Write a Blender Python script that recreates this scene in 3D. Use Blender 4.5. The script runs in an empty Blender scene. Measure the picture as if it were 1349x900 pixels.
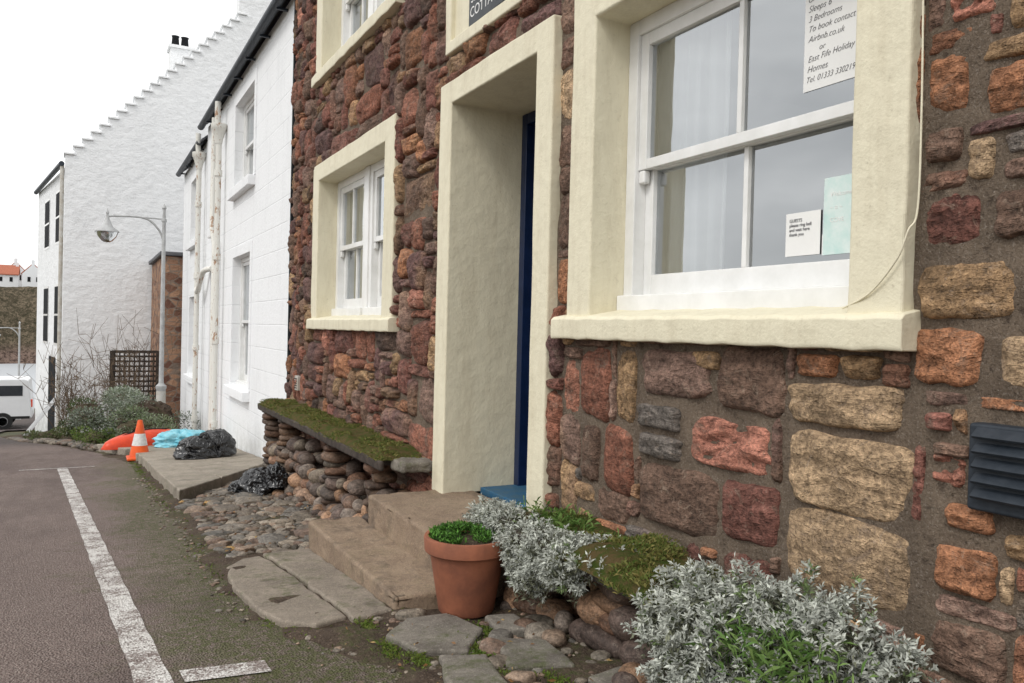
import bpy, bmesh, math, random
import numpy as np
from mathutils import Vector, Matrix
random.seed(7); rng=np.random.default_rng(7)
S=bpy.context.scene
S.view_settings.view_transform='Standard'; S.view_settings.look='None'; S.view_settings.exposure=0
W=1.85   # facade plane (X); Y runs along the street; Z=0 is eye level

# ------------------------------------------------------------ helpers
def link(o,parent=None):
    S.collection.objects.link(o)
    if parent: o.parent=parent
    return o
def empty(name,loc=(0,0,0)):
    o=bpy.data.objects.new(name,None); o.empty_display_size=.2; link(o); return o
def mesh(name,v,f,mat=None,parent=None,smooth=False,col=None,bevel=0,seg=2):
    me=bpy.data.meshes.new(name)
    me.from_pydata([tuple(map(float,a)) for a in v],[],[tuple(int(i) for i in a) for a in f])
    if mat: me.materials.append(mat)
    if smooth: me.polygons.foreach_set('use_smooth',[True]*len(me.polygons))
    if col is not None:
        a=me.color_attributes.new('Col','FLOAT_COLOR','POINT')
        c=np.ones((len(me.vertices),4),dtype=np.float32); c[:,:3]=col
        a.data.foreach_set('color',c.ravel())
    me.update()
    o=bpy.data.objects.new(name,me); link(o,parent)
    if bevel:
        b=o.modifiers.new('b','BEVEL'); b.width=bevel; b.segments=seg; b.limit_method='ANGLE'
        o.modifiers.new('n','WEIGHTED_NORMAL')
    return o
def box(name,x0,x1,y0,y1,z0,z1,mat,parent=None,bevel=0,seg=2):
    v=[(x0,y0,z0),(x1,y0,z0),(x1,y1,z0),(x0,y1,z0),(x0,y0,z1),(x1,y0,z1),(x1,y1,z1),(x0,y1,z1)]
    f=[(0,3,2,1),(4,5,6,7),(0,1,5,4),(1,2,6,5),(2,3,7,6),(3,0,4,7)]
    return mesh(name,v,f,mat,parent,bevel=bevel,seg=seg)
def recalc(o):
    bm=bmesh.new(); bm.from_mesh(o.data); bmesh.ops.recalc_face_normals(bm,faces=bm.faces); bm.to_mesh(o.data); bm.free(); return o
def prism(name,poly,z0,z1,mat,parent=None,bevel=0,zf=None):
    n=len(poly); 
    v=[(x,y,(zf(y) if zf else 0)+z0) for x,y in poly]+[(x,y,(zf(y) if zf else 0)+z1) for x,y in poly]
    f=[tuple(range(n))[::-1],tuple(range(n,2*n))]+[(i,(i+1)%n,n+(i+1)%n,n+i) for i in range(n)]
    return recalc(mesh(name,v,f,mat,parent,bevel=bevel))
def extr(name,poly,axis,a0,a1,mat,parent=None,bevel=0,shear=0):
    n=len(poly)
    if axis=='y': v=[(p,a0,q) for p,q in poly]+[(p+shear,a1,q) for p,q in poly]
    else: v=[(a0,p,q) for p,q in poly]+[(a1,p,q) for p,q in poly]
    f=[tuple(range(n)),tuple(range(n,2*n))[::-1]]+[(i,n+i,n+(i+1)%n,(i+1)%n) for i in range(n)]
    return recalc(mesh(name,v,f,mat,parent,bevel=bevel))
def tube(name,pts,rad,mat,parent=None,radii=None,res=4):
    c=bpy.data.curves.new(name,'CURVE'); c.dimensions='3D'; c.bevel_depth=rad; c.bevel_resolution=res; c.use_fill_caps=True
    s=c.splines.new('POLY'); s.points.add(len(pts)-1)
    for i,p in enumerate(pts):
        s.points[i].co=(*p,1)
        if radii: s.points[i].radius=radii[i]
    s.use_smooth=True
    c.materials.append(mat); o=bpy.data.objects.new(name,c); return link(o,parent)
def smoothpath(P,n=8):
    out=[]; P=[Vector(p) for p in P]
    for i in range(len(P)-1):
        p0=P[max(i-1,0)];p1=P[i];p2=P[i+1];p3=P[min(i+2,len(P)-1)]
        for k in range(n):
            t=k/n
            out.append(.5*((2*p1)+(p2-p0)*t+(2*p0-5*p1+4*p2-p3)*t*t+(-p0+3*p1-3*p2+p3)*t**3))
    out.append(P[-1]); return [tuple(a) for a in out]
def lathe(name,prof,c,mat,parent=None,seg=32,smooth=True):
    v=[];f=[]
    for r_,z in prof:
        for k in range(seg):
            a=2*math.pi*k/seg; v.append((c[0]+r_*math.cos(a),c[1]+r_*math.sin(a),c[2]+z))
    for i in range(len(prof)-1):
        for k in range(seg):
            f.append((i*seg+k,i*seg+(k+1)%seg,(i+1)*seg+(k+1)%seg,(i+1)*seg+k))
    o=mesh(name,v,f,mat,parent,smooth=smooth)
    m=o.modifiers.new('e','EDGE_SPLIT'); m.split_angle=math.radians(40)
    return o
def h3(i):
    s=np.sin(i[...,0]*127.1+i[...,1]*311.7+i[...,2]*74.7)*43758.5453
    return s-np.floor(s)
def vn(p):
    p=np.asarray(p,float); i=np.floor(p); q=p-i; q=q*q*(3-2*q); o=0
    for a in (0,1):
        for b in (0,1):
            for c in (0,1):
                w=(q[...,0] if a else 1-q[...,0])*(q[...,1] if b else 1-q[...,1])*(q[...,2] if c else 1-q[...,2])
                o=o+w*h3(i+np.array([a,b,c]))
    return o*2-1
def fbm(p,o=4):
    p=np.asarray(p,float); r_=0;a=1
    for k in range(o): r_=r_+a*vn(p*(2.03**k)+k*17.3); a*=.5
    return r_/1.8

# ------------------------------------------------------------ materials
class N:
    def __init__(s,name):
        s.m=bpy.data.materials.new(name); s.m.use_nodes=True; s.t=s.m.node_tree; s.t.nodes.clear()
        s.out=s.n('ShaderNodeOutputMaterial'); s.b=s.n('ShaderNodeBsdfPrincipled'); s.l(s.b.outputs[0],s.out.inputs[0])
        s.geo=s.n('ShaderNodeNewGeometry'); s.pos=s.geo.outputs['Position']
    def n(s,t,**k):
        x=s.t.nodes.new(t)
        for a,b in k.items(): setattr(x,a,b)
        return x
    def l(s,a,b): s.t.links.new(a,b)
    def noise(s,scale,detail=6,rough=.6,vec=None,dist=0,out=0):
        x=s.n('ShaderNodeTexNoise'); x.inputs['Scale'].default_value=scale; x.inputs['Detail'].default_value=min(detail,4); x.inputs['Roughness'].default_value=rough; x.inputs['Distortion'].default_value=dist
        s.l(vec or s.pos,x.inputs['Vector']); return x.outputs[out]
    def vor(s,scale,feat='F1',vec=None,out=0):
        x=s.n('ShaderNodeTexVoronoi',feature=feat); x.inputs['Scale'].default_value=scale; s.l(vec or s.pos,x.inputs['Vector']); return x.outputs[out]
    def map(s,v,a,b,c=0,d=1,smooth=False):
        x=s.n('ShaderNodeMapRange'); s.l(v,x.inputs[0])
        if smooth: x.interpolation_type='SMOOTHSTEP'
        for i,q in enumerate((a,b,c,d)): x.inputs[i+1].default_value=q
        return x.outputs[0]
    def scale(s,v):
        x=s.n('ShaderNodeMapping'); s.l(s.pos,x.inputs[0]); x.inputs['Scale'].default_value=v; return x.outputs[0]
    def mix(s,fac,a,b,mode='MIX'):
        x=s.n('ShaderNodeMix',data_type='RGBA',blend_type=mode)
        if isinstance(fac,(int,float)): x.inputs[0].default_value=fac
        else: s.l(fac,x.inputs[0])
        for i,q in ((6,a),(7,b)):
            if isinstance(q,tuple): x.inputs[i].default_value=(*q[:3],1)
            else: s.l(q,x.inputs[i])
        return x.outputs[2]
    def math(s,op,a,b=0,clamp=False):
        x=s.n('ShaderNodeMath',operation=op); x.use_clamp=clamp
        for i,q in ((0,a),(1,b)):
            if isinstance(q,(int,float)): x.inputs[i].default_value=q
            else: s.l(q,x.inputs[i])
        return x.outputs[0]
    def grey(s,v):
        x=s.n('ShaderNodeCombineColor'); [s.l(v,x.inputs[i]) for i in range(3)]; return x.outputs[0]
    def bump(s,h,strength=.5,dist=.01,prev=None):
        x=s.n('ShaderNodeBump'); x.inputs['Strength'].default_value=strength; x.inputs['Distance'].default_value=dist
        s.l(h,x.inputs['Height'])
        if prev is not None: s.l(prev,x.inputs['Normal'])
        return x.outputs[0]
    def fin(s,col,rough=.8,nrm=None,spec=.3,metal=0):
        if isinstance(col,tuple): s.b.inputs['Base Color'].default_value=(*col[:3],1)
        else: s.l(col,s.b.inputs['Base Color'])
        if isinstance(rough,(int,float)): s.b.inputs['Roughness'].default_value=rough
        else: s.l(rough,s.b.inputs['Roughness'])
        s.b.inputs['Specular IOR Level'].default_value=spec; s.b.inputs['Metallic'].default_value=metal
        if nrm is not None: s.l(nrm,s.b.inputs['Normal'])
        return s.m
    def sep(s,i):
        x=s.n('ShaderNodeSeparateXYZ'); s.l(s.pos,x.inputs[0]); return x.outputs[i]
def simple(name,c1,c2=None,scale=8,rough=.7,bs=60,bump=.2,dist=.004,spec=.3,metal=0,lo=.35,hi=.65):
    n=N(name); c2=c2 or tuple(x*.75 for x in c1)
    col=n.mix(n.map(n.noise(scale,5,.65),lo,hi),c1,c2)
    return n.fin(col,rough,n.bump(n.noise(bs,4,.6),bump,dist),spec,metal)

def stone_mat(name,bstr=.9,wet=.85,smear=.55,pale=(.48,.37,.28)):
    n=N(name); a=n.n('ShaderNodeAttribute',attribute_name='Col'); c=a.outputs[0]
    strat=n.scale((1,.6,2.2))
    n1=n.noise(10,5,.75,vec=strat,dist=.8); n2=n.noise(55,5,.8)
    c=n.mix(1,c,n.grey(n.map(n1,.3,.7,.52,1.42)),'MULTIPLY')
    c=n.mix(1,c,n.grey(n.map(n2,.34,.66,.45,1.5)),'MULTIPLY')
    n3=n.noise(17,5,.85,dist=1)
    c=n.mix(n.map(n3,.57,.70,0,.5),c,pale)
    c=n.mix(n.map(n3,.30,.41,.65,0),c,(.055,.032,.026))
    if smear: c=n.mix(n.map(n.noise(8,5,.85,dist=.5),.56,.66,0,smear),c,(.22,.165,.125))
    b=n.bump(n1,bstr,.045); b=n.bump(n2,bstr,.018,b)
    return n.fin(c,wet,b,.25)
M={}
M['stone']=stone_mat('rubble_stone')
M['cobble']=stone_mat('cobble_stone',.35,.6,0,(.32,.27,.22))
n=N('mortar')
n1=n.noise(24,5,.75)
c=n.mix(n.map(n.noise(6,5,.8),.35,.65),(.27,.21,.155),(.155,.118,.088)); c=n.mix(n.map(n.noise(120,4,.8),.54,.68,0,.75),c,(.40,.34,.28)); c=n.mix(n.map(n1,.32,.46,.75,0),c,(.075,.055,.043))
b=n.bump(n1,1,.035); b=n.bump(n.noise(150,4,.8),.9,.010,b)
M['mortar']=n.fin(c,.92,b,.15)
n=N('cream_paint'); streak=n.noise(5,5,.8,vec=n.scale((2,2,.35)))
c=n.mix(n.map(streak,.46,.75,0,.6),(.71,.66,.50),(.54,.48,.345)); c=n.mix(n.map(n.noise(34,5,.85),.60,.72,0,.45),c,(.36,.31,.22))
b=n.bump(n.noise(14,4,.55),.3,.02); b=n.bump(n.noise(110,4,.65),.35,.004,b)
M['cream']=n.fin(c,.6,b,.35)
M['white_gloss']=simple('white_gloss_paint',(.80,.80,.79),(.70,.70,.68),6,.3,120,.08,.002,.5)
M['blue']=simple('blue_gloss_paint',(.004,.014,.05),(.007,.02,.07),10,.3,90,.1,.003,.4)
M['bluestep']=simple('blue_step_paint',(.02,.10,.20),(.05,.11,.16),14,.6,90,.3,.004)
def whitewall(name,kind):
    n=N(name); pr=None
    c=n.mix(n.map(n.noise(1.6,5,.8,vec=n.scale((1,1,.4))),.50,.75,0,.45),(.82,.83,.84),(.64,.65,.66))
    c=n.mix(n.map(n.noise(12,5,.85),.60,.72,0,.35),c,(.45,.44,.42))
    zz=n.math('ADD',n.sep(2),n.math('MULTIPLY',n.sep(1),.08))
    c=n.mix(n.math('MULTIPLY',n.map(zz,-.9,-.3,.6,0),n.map(n.noise(5,5,.8),.3,.6)),c,(.30,.31,.27))
    if kind=='block':
        x=n.n('ShaderNodeCombineXYZ'); n.l(n.sep(1),x.inputs[0]); n.l(n.sep(2),x.inputs[1])
        bt=n.n('ShaderNodeTexBrick'); n.l(x.outputs[0],bt.inputs['Vector']); bt.inputs['Scale'].default_value=1
        bt.inputs['Brick Width'].default_value=.62; bt.inputs['Row Height'].default_value=.27; bt.inputs['Mortar Size'].default_value=.010; bt.inputs['Mortar Smooth'].default_value=.9
        pr=n.bump(n.math('SUBTRACT',1,bt.outputs['Fac']),.3,.008)
        c=n.mix(n.math('MULTIPLY',bt.outputs['Fac'],n.map(n.noise(3,3,.7),.35,.65,0,.3)),c,(.40,.41,.43))
        b=n.bump(n.noise(28,5,.6),.4,.014,pr)
    else:
        b=n.bump(n.noise(4,5,.6,vec=n.scale((1,1,1.3))),.38,.09); b=n.bump(n.noise(30,4,.65),.45,.015,b)
        c=n.mix(n.map(n.noise(7,5,.85),.54,.70,0,.3),c,(.52,.52,.51))
    return n.fin(c,.8,b,.2)
M['wblock']=whitewall('white_painted_block','block'); M['wrub']=whitewall('white_painted_rubble','rub')
n=N('asphalt'); x=n.sep(0); y=n.sep(1)
c=n.mix(n.map(n.noise(1.3,5,.7),.35,.65),(.135,.095,.083),(.175,.128,.112))
c=n.mix(n.map(n.noise(180,3,.8),.50,.61,0,.85),c,(.42,.36,.32)); c=n.mix(n.map(n.vor(100),.16,.40,.9,0),c,(.036,.026,.023))
c=n.mix(n.map(n.noise(34,5,.8),.58,.72,0,.5),c,(.27,.21,.18))
c=n.mix(n.map(n.noise(.9,5,.8,vec=n.scale((1,.35,1))),.48,.64,0,.5),c,(.08,.058,.052))
c=n.mix(n.map(y,14,17,0,.6),c,(.055,.05,.05))
edge=n.map(n.math('ADD',x,n.math('MULTIPLY',n.math('SUBTRACT',n.noise(1.9,5,.75),.5),1.7)),.10,.45)
mos=n.math('MULTIPLY',edge,n.map(n.noise(34,5,.85),.40,.54)); mos=n.math('MULTIPLY',mos,n.map(y,9,13,.8,.0))
c=n.mix(mos,c,(.07,.082,.02))
b=n.bump(n.vor(120),1,.010); b=n.bump(n.noise(8,4,.6),.25,.012,b)
M['asphalt']=n.fin(c,.85,b,.25)
n=N('road_paint'); wear=n.math('ADD',n.math('MULTIPLY',n.noise(75,5,.85),.6),n.math('MULTIPLY',n.noise(9,5,.7),.4))
c=n.mix(n.map(wear,.48,.54),(.66,.64,.61),(.18,.14,.125)); c=n.mix(n.map(n.noise(6,5,.7),.45,.7,0,.4),c,(.42,.38,.35))
b=n.bump(n.vor(120),.9,.008)
M['paint']=n.fin(c,.8,b,.25)
def conc(name,a,b_,moss=0.,dark=.5):
    n=N(name); c=n.mix(n.map(n.noise(4,5,.8),.35,.65),a,b_); c=n.mix(n.map(n.noise(120,4,.8),.53,.66,0,.6),c,tuple(min(1,q*1.7) for q in a))
    c=n.mix(n.map(n.noise(150,3,.75,vec=n.scale((1,1.2,1))),.30,.42,.75,0),c,(.06,.045,.036)); c=n.mix(n.map(n.noise(3,5,.85),.52,.68,0,dark),c,(.07,.056,.045))
    if moss: c=n.mix(n.math('MULTIPLY',n.map(n.noise(3.2,5,.85),.50,.62,0,moss),n.map(n.noise(40,5,.8),.38,.6)),c,(.075,.09,.028))
    b=n.bump(n.noise(16,5,.7),.6,.02); b=n.bump(n.noise(200,4,.8),.8,.005,b)
    return n.fin(c,.8,b,.3)
M['step']=conc('step_concrete',(.31,.23,.16),(.21,.15,.105),.2,.55)
M['slab']=conc('slab_concrete',(.29,.245,.195),(.19,.16,.128),.8,.7)
M['pave']=conc('pavement_concrete',(.34,.295,.24),(.23,.20,.16),.4,.4)
M['flag']=conc('flagstone',(.25,.225,.19),(.14,.125,.105),.75,.55)
n=N('soil'); c=n.mix(n.map(n.noise(6,5,.75),.35,.65),(.055,.038,.027),(.11,.08,.058)); c=n.mix(n.map(n.noise(70,5,.8),.56,.66,0,.8),c,(.24,.18,.135))
c=n.mix(n.math('MULTIPLY',n.map(n.noise(3,5,.8),.50,.60),n.map(n.noise(50,5,.8),.4,.6,0,.8)),c,(.055,.072,.018))
b=n.bump(n.noise(18,5,.75),1,.04); b=n.bump(n.noise(120,5,.7),.8,.01,b); M['soil']=n.fin(c,.9,b,.2)
n=N('moss'); c=n.mix(n.map(n.noise(16,5,.8),.38,.6),(.055,.085,.015),(.13,.09,.04)); b=n.bump(n.noise(90,5,.8),1,.02); M['moss']=n.fin(c,.95,b,.1)
n=N('leaf'); a=n.n('ShaderNodeAttribute',attribute_name='Col'); n.l(a.outputs[0],n.b.inputs['Base Color']); n.b.inputs['Roughness'].default_value=.65; n.b.inputs['Specular IOR Level'].default_value=.2
M['leaf']=n.m
M['wood']=simple('dark_weathered_timber',(.030,.023,.019),(.075,.058,.047),20,.8,120,.6,.008)
M['slate']=simple('roof_slate',(.07,.075,.085),(.13,.13,.14),3,.6,20,.5,.02)
M['gutter']=simple('dark_gutter',(.02,.026,.036),(.035,.045,.06),8,.45)
M['iron']=simple('black_iron',(.012,.012,.013),(.02,.022,.025),20,.75,40,.1,.002,.1)
M['terra']=simple('terracotta',(.33,.12,.065),(.21,.08,.048),7,.75,80,.3,.005)
M['orange']=simple('orange_plastic',(.80,.12,.02),(.65,.09,.02),9,.45)
M['coneW']=simple('reflective_band',(.75,.75,.73),(.55,.54,.52),20,.5)
M['redbox']=simple('orange_red_hull',(.72,.07,.02),(.55,.05,.02),9,.35)
M['cyan']=simple('light_blue_sheet',(.15,.50,.62),(.30,.60,.68),9,.35,14,.6,.05)
n=N('black_polythene'); M['bag']=n.fin((.009,.009,.010),.22,n.bump(n.noise(5,2,.5,dist=3),.9,.05),.7)
M['paper']=simple('paper',(.80,.80,.78),(.76,.76,.75),6,.7,30,.05,.001)
M['paperG']=simple('tinted_paper',(.50,.68,.65),(.68,.77,.75),14,.7,30,.05,.001)
M['ink']=simple('ink',(.12,.12,.13),None,6,.8)
M['plaque']=simple('slate_plaque',(.035,.04,.045),(.055,.06,.065),12,.5)
M['room']=simple('room_plaster',(.42,.40,.36),(.38,.36,.33),3,.9)
M['ventm']=simple('grey_vent_paint',(.016,.022,.030),(.03,.037,.047),20,.5,60,.3,.004)
M['roofred']=simple('pantile_red',(.42,.15,.09),(.32,.11,.07),3,.8)
M['vanw']=simple('van_white_paint',(.72,.73,.74),(.68,.69,.70),3,.25,30,.02,.001,.5)
M['rubber']=simple('rubber',(.02,.02,.02),None,10,.8)
M['darkglass']=simple('dark_glass',(.025,.03,.035),(.04,.045,.05),2,.06,5,.02,.001,.6)
M['lampgrey']=simple('lamp_grey_paint',(.48,.49,.49),(.36,.36,.36),9,.5,60,.2,.003)
M['lampwhite']=simple('lamp_base_paint',(.56,.55,.52),(.42,.38,.32),7,.6,60,.3,.004)
n=N('rusty_pipe'); c=n.mix(n.map(n.noise(5,5,.85,vec=n.scale((2,2,1))),.56,.63,0,.85),(.69,.68,.63),(.33,.17,.08)); M['pipe']=n.fin(c,.6,n.bump(n.noise(50,5,.7),.4,.006),.3)
def glass(name,refl=.22,tint=(.92,.95,.96)):
    n=N(name); n.t.nodes.remove(n.b); t=n.n('ShaderNodeBsdfTransparent'); t.inputs[0].default_value=(*tint,1); g=n.n('ShaderNodeBsdfGlossy'); g.inputs['Roughness'].default_value=.015; g.inputs[0].default_value=(.95,.98,1,1)
    fr=n.n('ShaderNodeFresnel'); fr.inputs[0].default_value=1.5; a=n.math('ADD',fr.outputs[0],refl,True); m=n.n('ShaderNodeMixShader'); n.l(a,m.inputs[0]); n.l(t.outputs[0],m.inputs[1]); n.l(g.outputs[0],m.inputs[2])
    n.l(n.bump(n.noise(2.5,2,.5),.12,.02),g.inputs['Normal']); n.l(m.outputs[0],n.out.inputs[0]); return n.m
M['glass']=glass('window_glass',.31)
n=N('net_curtain'); t=n.n('ShaderNodeBsdfTransparent'); tl=n.n('ShaderNodeBsdfTranslucent'); tl.inputs[0].default_value=(.8,.8,.78,1); d=n.n('ShaderNodeBsdfDiffuse'); d.inputs[0].default_value=(.9,.9,.88,1)
a1=n.n('ShaderNodeMixShader'); a1.inputs[0].default_value=.25; n.l(d.outputs[0],a1.inputs[1]); n.l(tl.outputs[0],a1.inputs[2]); a2=n.n('ShaderNodeMixShader'); a2.inputs[0].default_value=.92; n.l(t.outputs[0],a2.inputs[1]); n.l(a1.outputs[0],a2.inputs[2]); n.l(a2.outputs[0],n.out.inputs[0]); M['net']=n.m
M['lampglass']=glass('lamp_glass',.35,(.8,.82,.83))

# ------------------------------------------------------------ ground profile
def g(y):
    if y<15: return -(1.2+.075*(y-3.5))
    if y<37: return -(1.2+.075*11.5+.105*(y-15))
    g0=-(1.2+.8625+.105*22); t=min(1,(y-37)/110); return g0-12*t*t*(3-2*t)
def redge(y):
    pts=[(-20,.95),(1.8,.95),(2.6,.93),(3.2,.70),(4.2,.63),(8,.62),(11,.58),(13,.2),(15,-.3),(18,-1.0),(22,-1.6),(28,-2.3),(34,-2.4),(36,1.0),(46,1.0)]
    for (a,b),(c_,d_) in zip(pts,pts[1:]):
        if a<=y<=c_: return b+(d_-b)*(y-a)/(c_-a)
    return .6
def grid(name,xs,ys,zf,mat,parent=None,smooth=True,xf=None):
    v=[];f=[]
    for y in ys:
        for x in xs:
            xx=xf(x,y) if xf else x
            v.append((xx,y,zf(xx,y)))
    nx=len(xs)
    for j in range(len(ys)-1):
        for i in range(nx-1): f.append((j*nx+i,j*nx+i+1,(j+1)*nx+i+1,(j+1)*nx+i))
    return mesh(name,v,f,mat,parent,smooth)
M['grassland']=simple('grassland',(.045,.05,.022),(.09,.075,.04),.4,.95,3,.5,.1)
xs=[-3000,-800,-300,-120,-60,-30,-15,-8,-5,-2,1,3,8,20,60,200,800,3000]
ys=[-1500,-400,-100,-30,-10,0,5,10,15,20,25,30,37,42,50,60,75,90,105,120,135,150,400]
grid('ground',xs,ys,lambda x,y:(g(max(y,-30)) if y<300 else -19)-.06,M['grassland'])
grid('sea',[-4000,-500,0,500,4000],[100,200,400,4000],lambda x,y:-15,None)
n=N('sea_water'); n.fin((.40,.42,.44),.45,n.bump(n.noise(.8,5,.7,vec=n.scale((.5,1.5,1))),.8,.4),.5); bpy.data.objects['sea'].data.materials.append(n.m)
ry=[-12+.5*i for i in range(116)]
grid('road',[i/14 for i in range(15)],ry,lambda x,y:g(y),M['asphalt'],xf=lambda t,y:-5.2+(redge(y)+5.2)*t)
v=[];f=[]
cl=[(.205-.051*(y-2.9),y) for y in np.linspace(2.2,10.6,60)]
for i,(x,y) in enumerate(cl):
    wv=.052+.003*math.sin(i*2.1); v+=[(x-wv,y,g(y)+.004),(x+wv,y,g(y)+.004)]
    if i: f.append((2*i-2,2*i-1,2*i+1,2*i))
def addq(q):
    k=len(v); v.extend([(x,y,g(y)+.0045) for x,y in q]); f.append((k,k+1,k+2,k+3))
addq([(.30,2.68),(.56,2.64),(.56,2.76),(.295,2.80)])
addq([(-.62,10.62),(.15,10.62),(.15,10.68),(-.62,10.68)])
mesh('road_marking',v,f,M['paint'])
ly=list(np.arange(-3,24,.05)); lx=[i/34 for i in range(35)]
vv=[];ff=[]
for y in ly:
    for t in lx:
        x0=redge(y)-.12; vv.append((x0+(1.95-x0)*t,y,g(y)))
vv=np.array(vv); vv[:,2]+=fbm(np.c_[vv[:,0]*7,vv[:,1]*7,vv[:,0]*0],4)*.026-.004
tt=np.tile(lx,len(ly)); vv[:,2]+=np.minimum(tt*.3,.035)-.012
nx=len(lx); ff=[(j*nx+i,j*nx+i+1,(j+1)*nx+i+1,(j+1)*nx+i) for j in range(len(ly)-1) for i in range(nx-1)]
mesh('verge_soil',vv,ff,M['soil'],None,True)

# ------------------------------------------------------------ stone cottage
cot=empty('stone_cottage')
YE=8.14; YS=-1.6; ZT=4.6
openings=[(1.30,2.85,-.02,1.42),(3.04,4.28,-1.2,1.39),(5.06,7.14,-.02,1.42),(5.06,7.14,2.14,3.6),(1.30,2.85,2.14,3.6),(3.12,4.24,1.56,2.3)]
R=[(1.31,1.69,-.25,-.12,'tan'),(1.28,1.69,-.48,-.265,'tan'),(1.25,1.69,-.71,-.49,'tan'),(1.7,1.98,-.24,-.03,'brown'),(1.74,2.11,-.44,-.27,'pinkred'),
(1.98,2.38,-.69,-.46,'brown'),(1.71,1.96,-.66,-.46,'maroon'),(2.01,2.39,-.23,-.05,'redgrey'),(2.17,2.4,-.345,-.25,'grey'),(2.15,2.4,-.45,-.36,'grey'),(2.58,2.79,-.36,-.06,'red'),
(2.43,2.63,-.61,-.37,'red'),(1.51,1.66,-.115,-.04,'redor'),(1.38,1.5,-.11,-.04,'ochre'),(1.11,1.29,-.11,.03,'redor'),(1.07,1.19,-.45,-.38,'redor'),(1.12,1.27,.23,.36,'maroon'),
(1.02,1.27,.05,.19,'ochre'),(1.06,1.21,-.6,-.48,'redor'),(1.09,1.16,.37,.48,'tan'),(1.17,1.27,.43,.52,'brown'),(.92,1.08,-.11,.02,'tan'),(1.0,1.12,.52,.64,'redor'),
(1.26,1.40,-.88,-.72,'redgrey'),(2.86,3.02,.12,.32,'redor'),(2.65,2.77,-.62,-.38,'brown'),(2.42,2.54,-.34,-.06,'ochre'),(1.15,1.27,.55,.70,'redor'),(1.18,1.25,-.22,-.17,'maroon'),
(1.14,1.23,-.35,-.27,'pinkred'),(.95,1.05,-.49,-.42,'ochre'),(.98,1.10,.23,.35,'brown'),(1.13,1.23,-.28,-.24,'brown'),(2.84,3.0,.36,.6,'brown'),(1.97,2.12,-.12,-.05,'ochre'),
(1.3,1.7,-.95,-.74,'ochre'),(1.74,1.95,-.9,-.69,'maroon'),(1.1,1.22,.76,.88,'pinkred'),(1.0,1.08,.7,.86,'ochre'),(1.12,1.27,.93,1.1,'redor'),(1.02,1.22,-.80,-.66,'brown')]
PAL={'tan':(.48,.335,.205),'brown':(.20,.125,.09),'pinkred':(.46,.20,.14),'maroon':(.24,.105,.08),'redgrey':(.275,.175,.135),'grey':(.225,.195,.17),'red':(.32,.135,.088),
'redor':(.41,.19,.10),'ochre':(.43,.275,.15),'purple':(.175,.098,.088),'dark':(.10,.068,.055)}
cs=.02
NY=int((YE-YS)/cs); NZ=int((ZT+2.2)/cs); occ=np.zeros((NZ,NY),bool)
def blk(y0,y1,z0,z1,pad=.006):
    a=max(0,int(round((y0-pad-YS)/cs))); b_=min(NY,int(round((y1+pad-YS)/cs))); c_=max(0,int(round((z0-pad+2.2)/cs))); d_=min(NZ,int(round((z1+pad+2.2)/cs)))
    occ[c_:d_,a:b_]=True
for o in openings: blk(*o,pad=-.01)
blk(.72,1.14,-.39,-.17)
stones=[]
for q in R: blk(*q[:4],pad=.002); stones.append((q[0],q[1],q[2],q[3],q[4]))
for jz in range(NZ):
    jy=0
    while jy<NY:
        if occ[jz,jy]: jy+=1; continue
        y=YS+jy*cs
        near= y<2.9
        wmax=int(random.choice([.14,.2,.28,.36,.46,.56] if not near else [.14,.2,.28,.36])/cs)
        hmax=int(random.choice([.06,.09,.12,.16,.2,.24,.28])/cs)
        run=0
        while jy+run<NY and not occ[jz,jy+run] and run<wmax+4: run+=1
        w=run if run<=wmax+3 else wmax
        hh=1
        while hh<hmax and jz+hh<NZ and not occ[jz+hh,jy:jy+w].any(): hh+=1
        occ[jz:jz+hh,jy:jy+w]=True
        z0=-2.2+jz*cs
        if w>=2 and hh>=2: stones.append((y,y+w*cs,z0,z0+hh*cs,None))
        jy+=w
def zone_col(y,z):
    if y>2.95:
        k=random.choices(['red','maroon','purple','brown','redor','pinkred','redgrey','ochre','dark','tan'],[20,18,14,16,8,5,14,5,6,1])[0]
        return tuple(q*.88 for q in PAL[k])
    k=random.choices(['brown','maroon','redor','redgrey','ochre','tan','purple','grey','red'],[22,12,14,18,14,8,6,6,6])[0]
    return PAL[k]
allV=[];allF=[];allC=[];off=0
RH=np.array([0,.16,.32,.47,.62,.75,.86,.94,1.0,1.05])
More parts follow.
